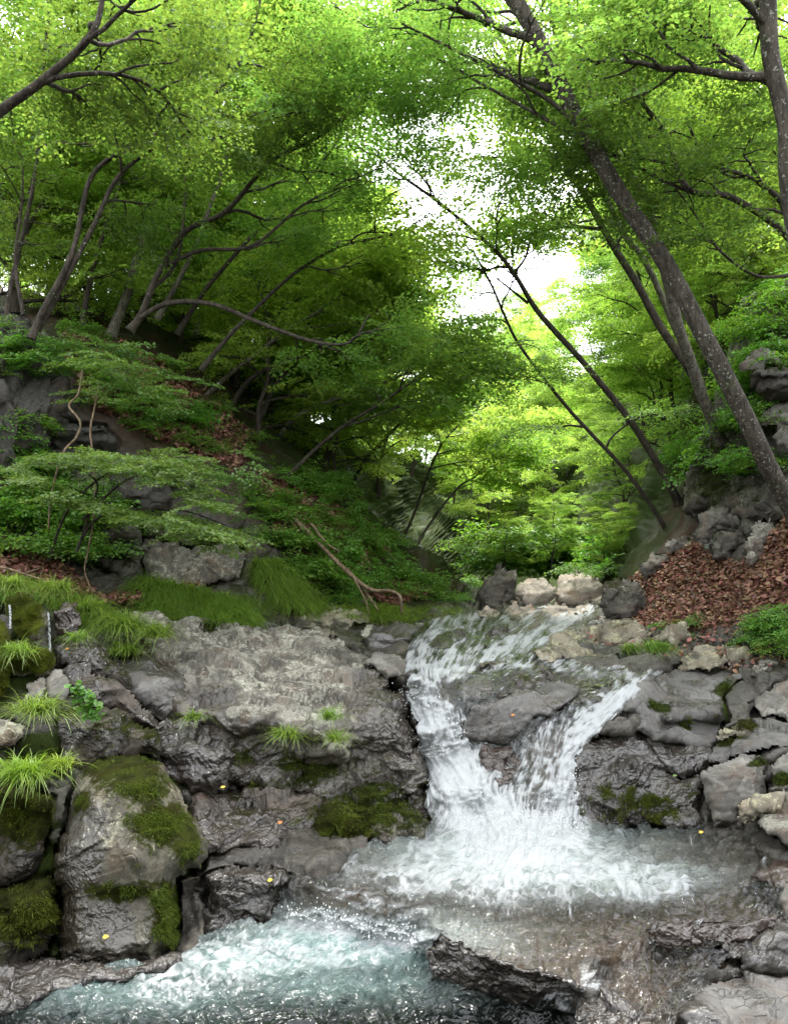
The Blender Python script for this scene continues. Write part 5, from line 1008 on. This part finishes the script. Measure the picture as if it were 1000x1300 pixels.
        V, q = place_leaves(sh, np.zeros((1, 3)), np.array([[1., .3 * rr.normal(), .15]]), np.array([[0, -.8, .7]]), np.array([.036])); o = link('fallen_leaf', mesh('fallen_leaf', V, [q], MT[m], False)); o.location = pt(x, y, Y - .1); tag(o, lab, 'leaf', None, 'thing')
    # dead wood and bare stems
    def stick(name, label, cat, paths, mat='wood', k=6):
        b = Bag()
        for pth, r0, r1 in paths: P = spline(pxpath(pth), len(pth) * 6); b.tube(P, np.linspace(r0, r1, len(P)), k)
        tag(link(name, b.build(name, MT[mat])), label, cat, None, 'thing')
    stick('fallen_branch', 'long bare broken branch lying down the left bank to the water', 'branch', [([(375,660,10.6),(400,685,10.4),(440,725,10.2),(470,748,10),(495,750,9.9),(508,758,9.8),(510,778,9.8)], .035, .018), ([(440,722,10.2),(462,748,10.1),(480,775,10)], .025, .012), ([(395,665,10.6),(415,690,10.3),(432,700,10.2)], .02, .01), ([(450,735,10.1),(465,765,10),(468,782,10)], .014, .008)])
    stick('fallen_branch', 'pale bare branch lying on the soil at the left edge', 'branch', [([(-30,715,6.9),(10,722,6.9),(35,730,6.9),(75,742,6.9)], .016, .006), ([(30,728,6.9),(50,722,6.9)], .008, .004)])
    stick('bare_stem', 'pale winding bare stem hanging before the dry slope', 'stem', [([(105,470,8.3),(100,500,8.2),(88,515,8.2),(102,535,8.1),(97,555,8.1),(82,572,8.),(72,600,7.9),(64,640,7.9),(62,672,7.9)], .014, .009)])
    stick('bare_stem', 'thin bare stem right of the pale winding stem', 'stem', [([(126,490,8.4),(120,520,8.3),(115,545,8.2),(117,570,8.1),(120,610,8),(120,650,7.9),(112,700,7.8),(108,725,7.7),(118,752,7.6)], .012, .007)])
    # thin falling trickles
    t = NT('trickle_water'); tm = t.done(t.principled((.75, .78, .8), .1))
    for lab, p in (('thin white thread of water falling past the brown block', [(61,778,6.3),(62,790,6.28),(63,810,6.27),(64,834,6.25)]), ('thin thread of water beside the bright moss at the left edge', [(12,768,6.05),(13,780,6.04),(13,798,6.03)])):
        b = Bag(); rr = np.random.default_rng(4)
        for j in range(3):
            P = spline(pxpath(p), 40); P = P + rr.normal(size=P.shape) * (.001, .001, 0) + (rr.normal() * .005, 0, 0); b.tube(P, .0036 * np.abs(np.sin(np.arange(40) * (.55 + .13 * j) + j)) ** 2 * rr.uniform(.3, 1., 40) + .0003, 5)
        tag(link('trickle', b.build('trickle', tm)), lab, 'trickle', None, 'structure')
def make_plants():
    make_low(); lap('low'); make_heroes(); lap('heroes'); make_sapling(); make_forest(); lap('forest')
# ------------------------------------------------------------------ light, camera
def make_light():
    w = bpy.data.worlds.new('World'); scene.world = w; w.use_nodes = True; nt = w.node_tree; nt.nodes.clear()
    sky = nt.nodes.new('ShaderNodeTexSky'); sky.sky_type = 'NISHITA'; sky.sun_disc = False
    el, az = radians(72), radians(9)
    sky.sun_elevation = el; sky.sun_rotation = az
    hs = nt.nodes.new('ShaderNodeHueSaturation'); hs.inputs['Saturation'].default_value = .12
    bg = nt.nodes.new('ShaderNodeBackground'); bg.inputs['Strength'].default_value = .12; out = nt.nodes.new('ShaderNodeOutputWorld')
    nt.links.new(sky.outputs[0], hs.inputs['Color']); nt.links.new(hs.outputs[0], bg.inputs[0]); nt.links.new(bg.outputs[0], out.inputs[0])
    L = bpy.data.lights.new('sun', 'SUN'); L.energy = 1.0; L.angle = radians(11); L.color = (1, .96, .88)
    o = bpy.data.objects.new('sun', L); COL.objects.link(o)
    from mathutils import Vector
    d = Vector((sin(az) * cos(el), cos(az) * cos(el), sin(el))); o.rotation_euler = d.to_track_quat('Z', 'Y').to_euler(); o.location = (0, 0, 30)
def make_camera():
    c = bpy.data.cameras.new('camera'); c.sensor_fit = 'VERTICAL'; c.sensor_height = 24; c.lens = 12 / (650 / F); c.clip_end = 2000; c.clip_start = .05
    o = bpy.data.objects.new('camera', c); COL.objects.link(o); o.rotation_euler = (radians(90) + PITCH, 0, 0); scene.camera = o
def settings():
    scene.view_settings.view_transform = 'Standard'; scene.view_settings.look = 'None'; scene.view_settings.exposure = EXPOSURE; scene.view_settings.gamma = 1
    c = scene.cycles; c.max_bounces = 9; c.diffuse_bounces = 7; c.glossy_bounces = 2; c.transmission_bounces = 3; c.transparent_max_bounces = 8
    c.use_denoising = True; c.denoiser = 'OPENIMAGEDENOISE'; c.caustics_reflective = False; c.caustics_refractive = False
    c.sample_clamp_indirect = 4; c.use_adaptive_sampling = False
    scene.render.use_persistent_data = False
EXPOSURE = 3.3
import time
_t = time.time()
def lap(s):
    print('%-12s %.1fs' % (s, time.time() - _t))
scene.render.engine = 'CYCLES'
plant_mats(); make_light_block_behind(); make_rocks(); lap('rocks')
make_ground(); lap('ground')
make_water(); lap('water')
if 'make_plants' in globals(): make_plants(); lap('plants')
make_light(); make_camera(); settings()
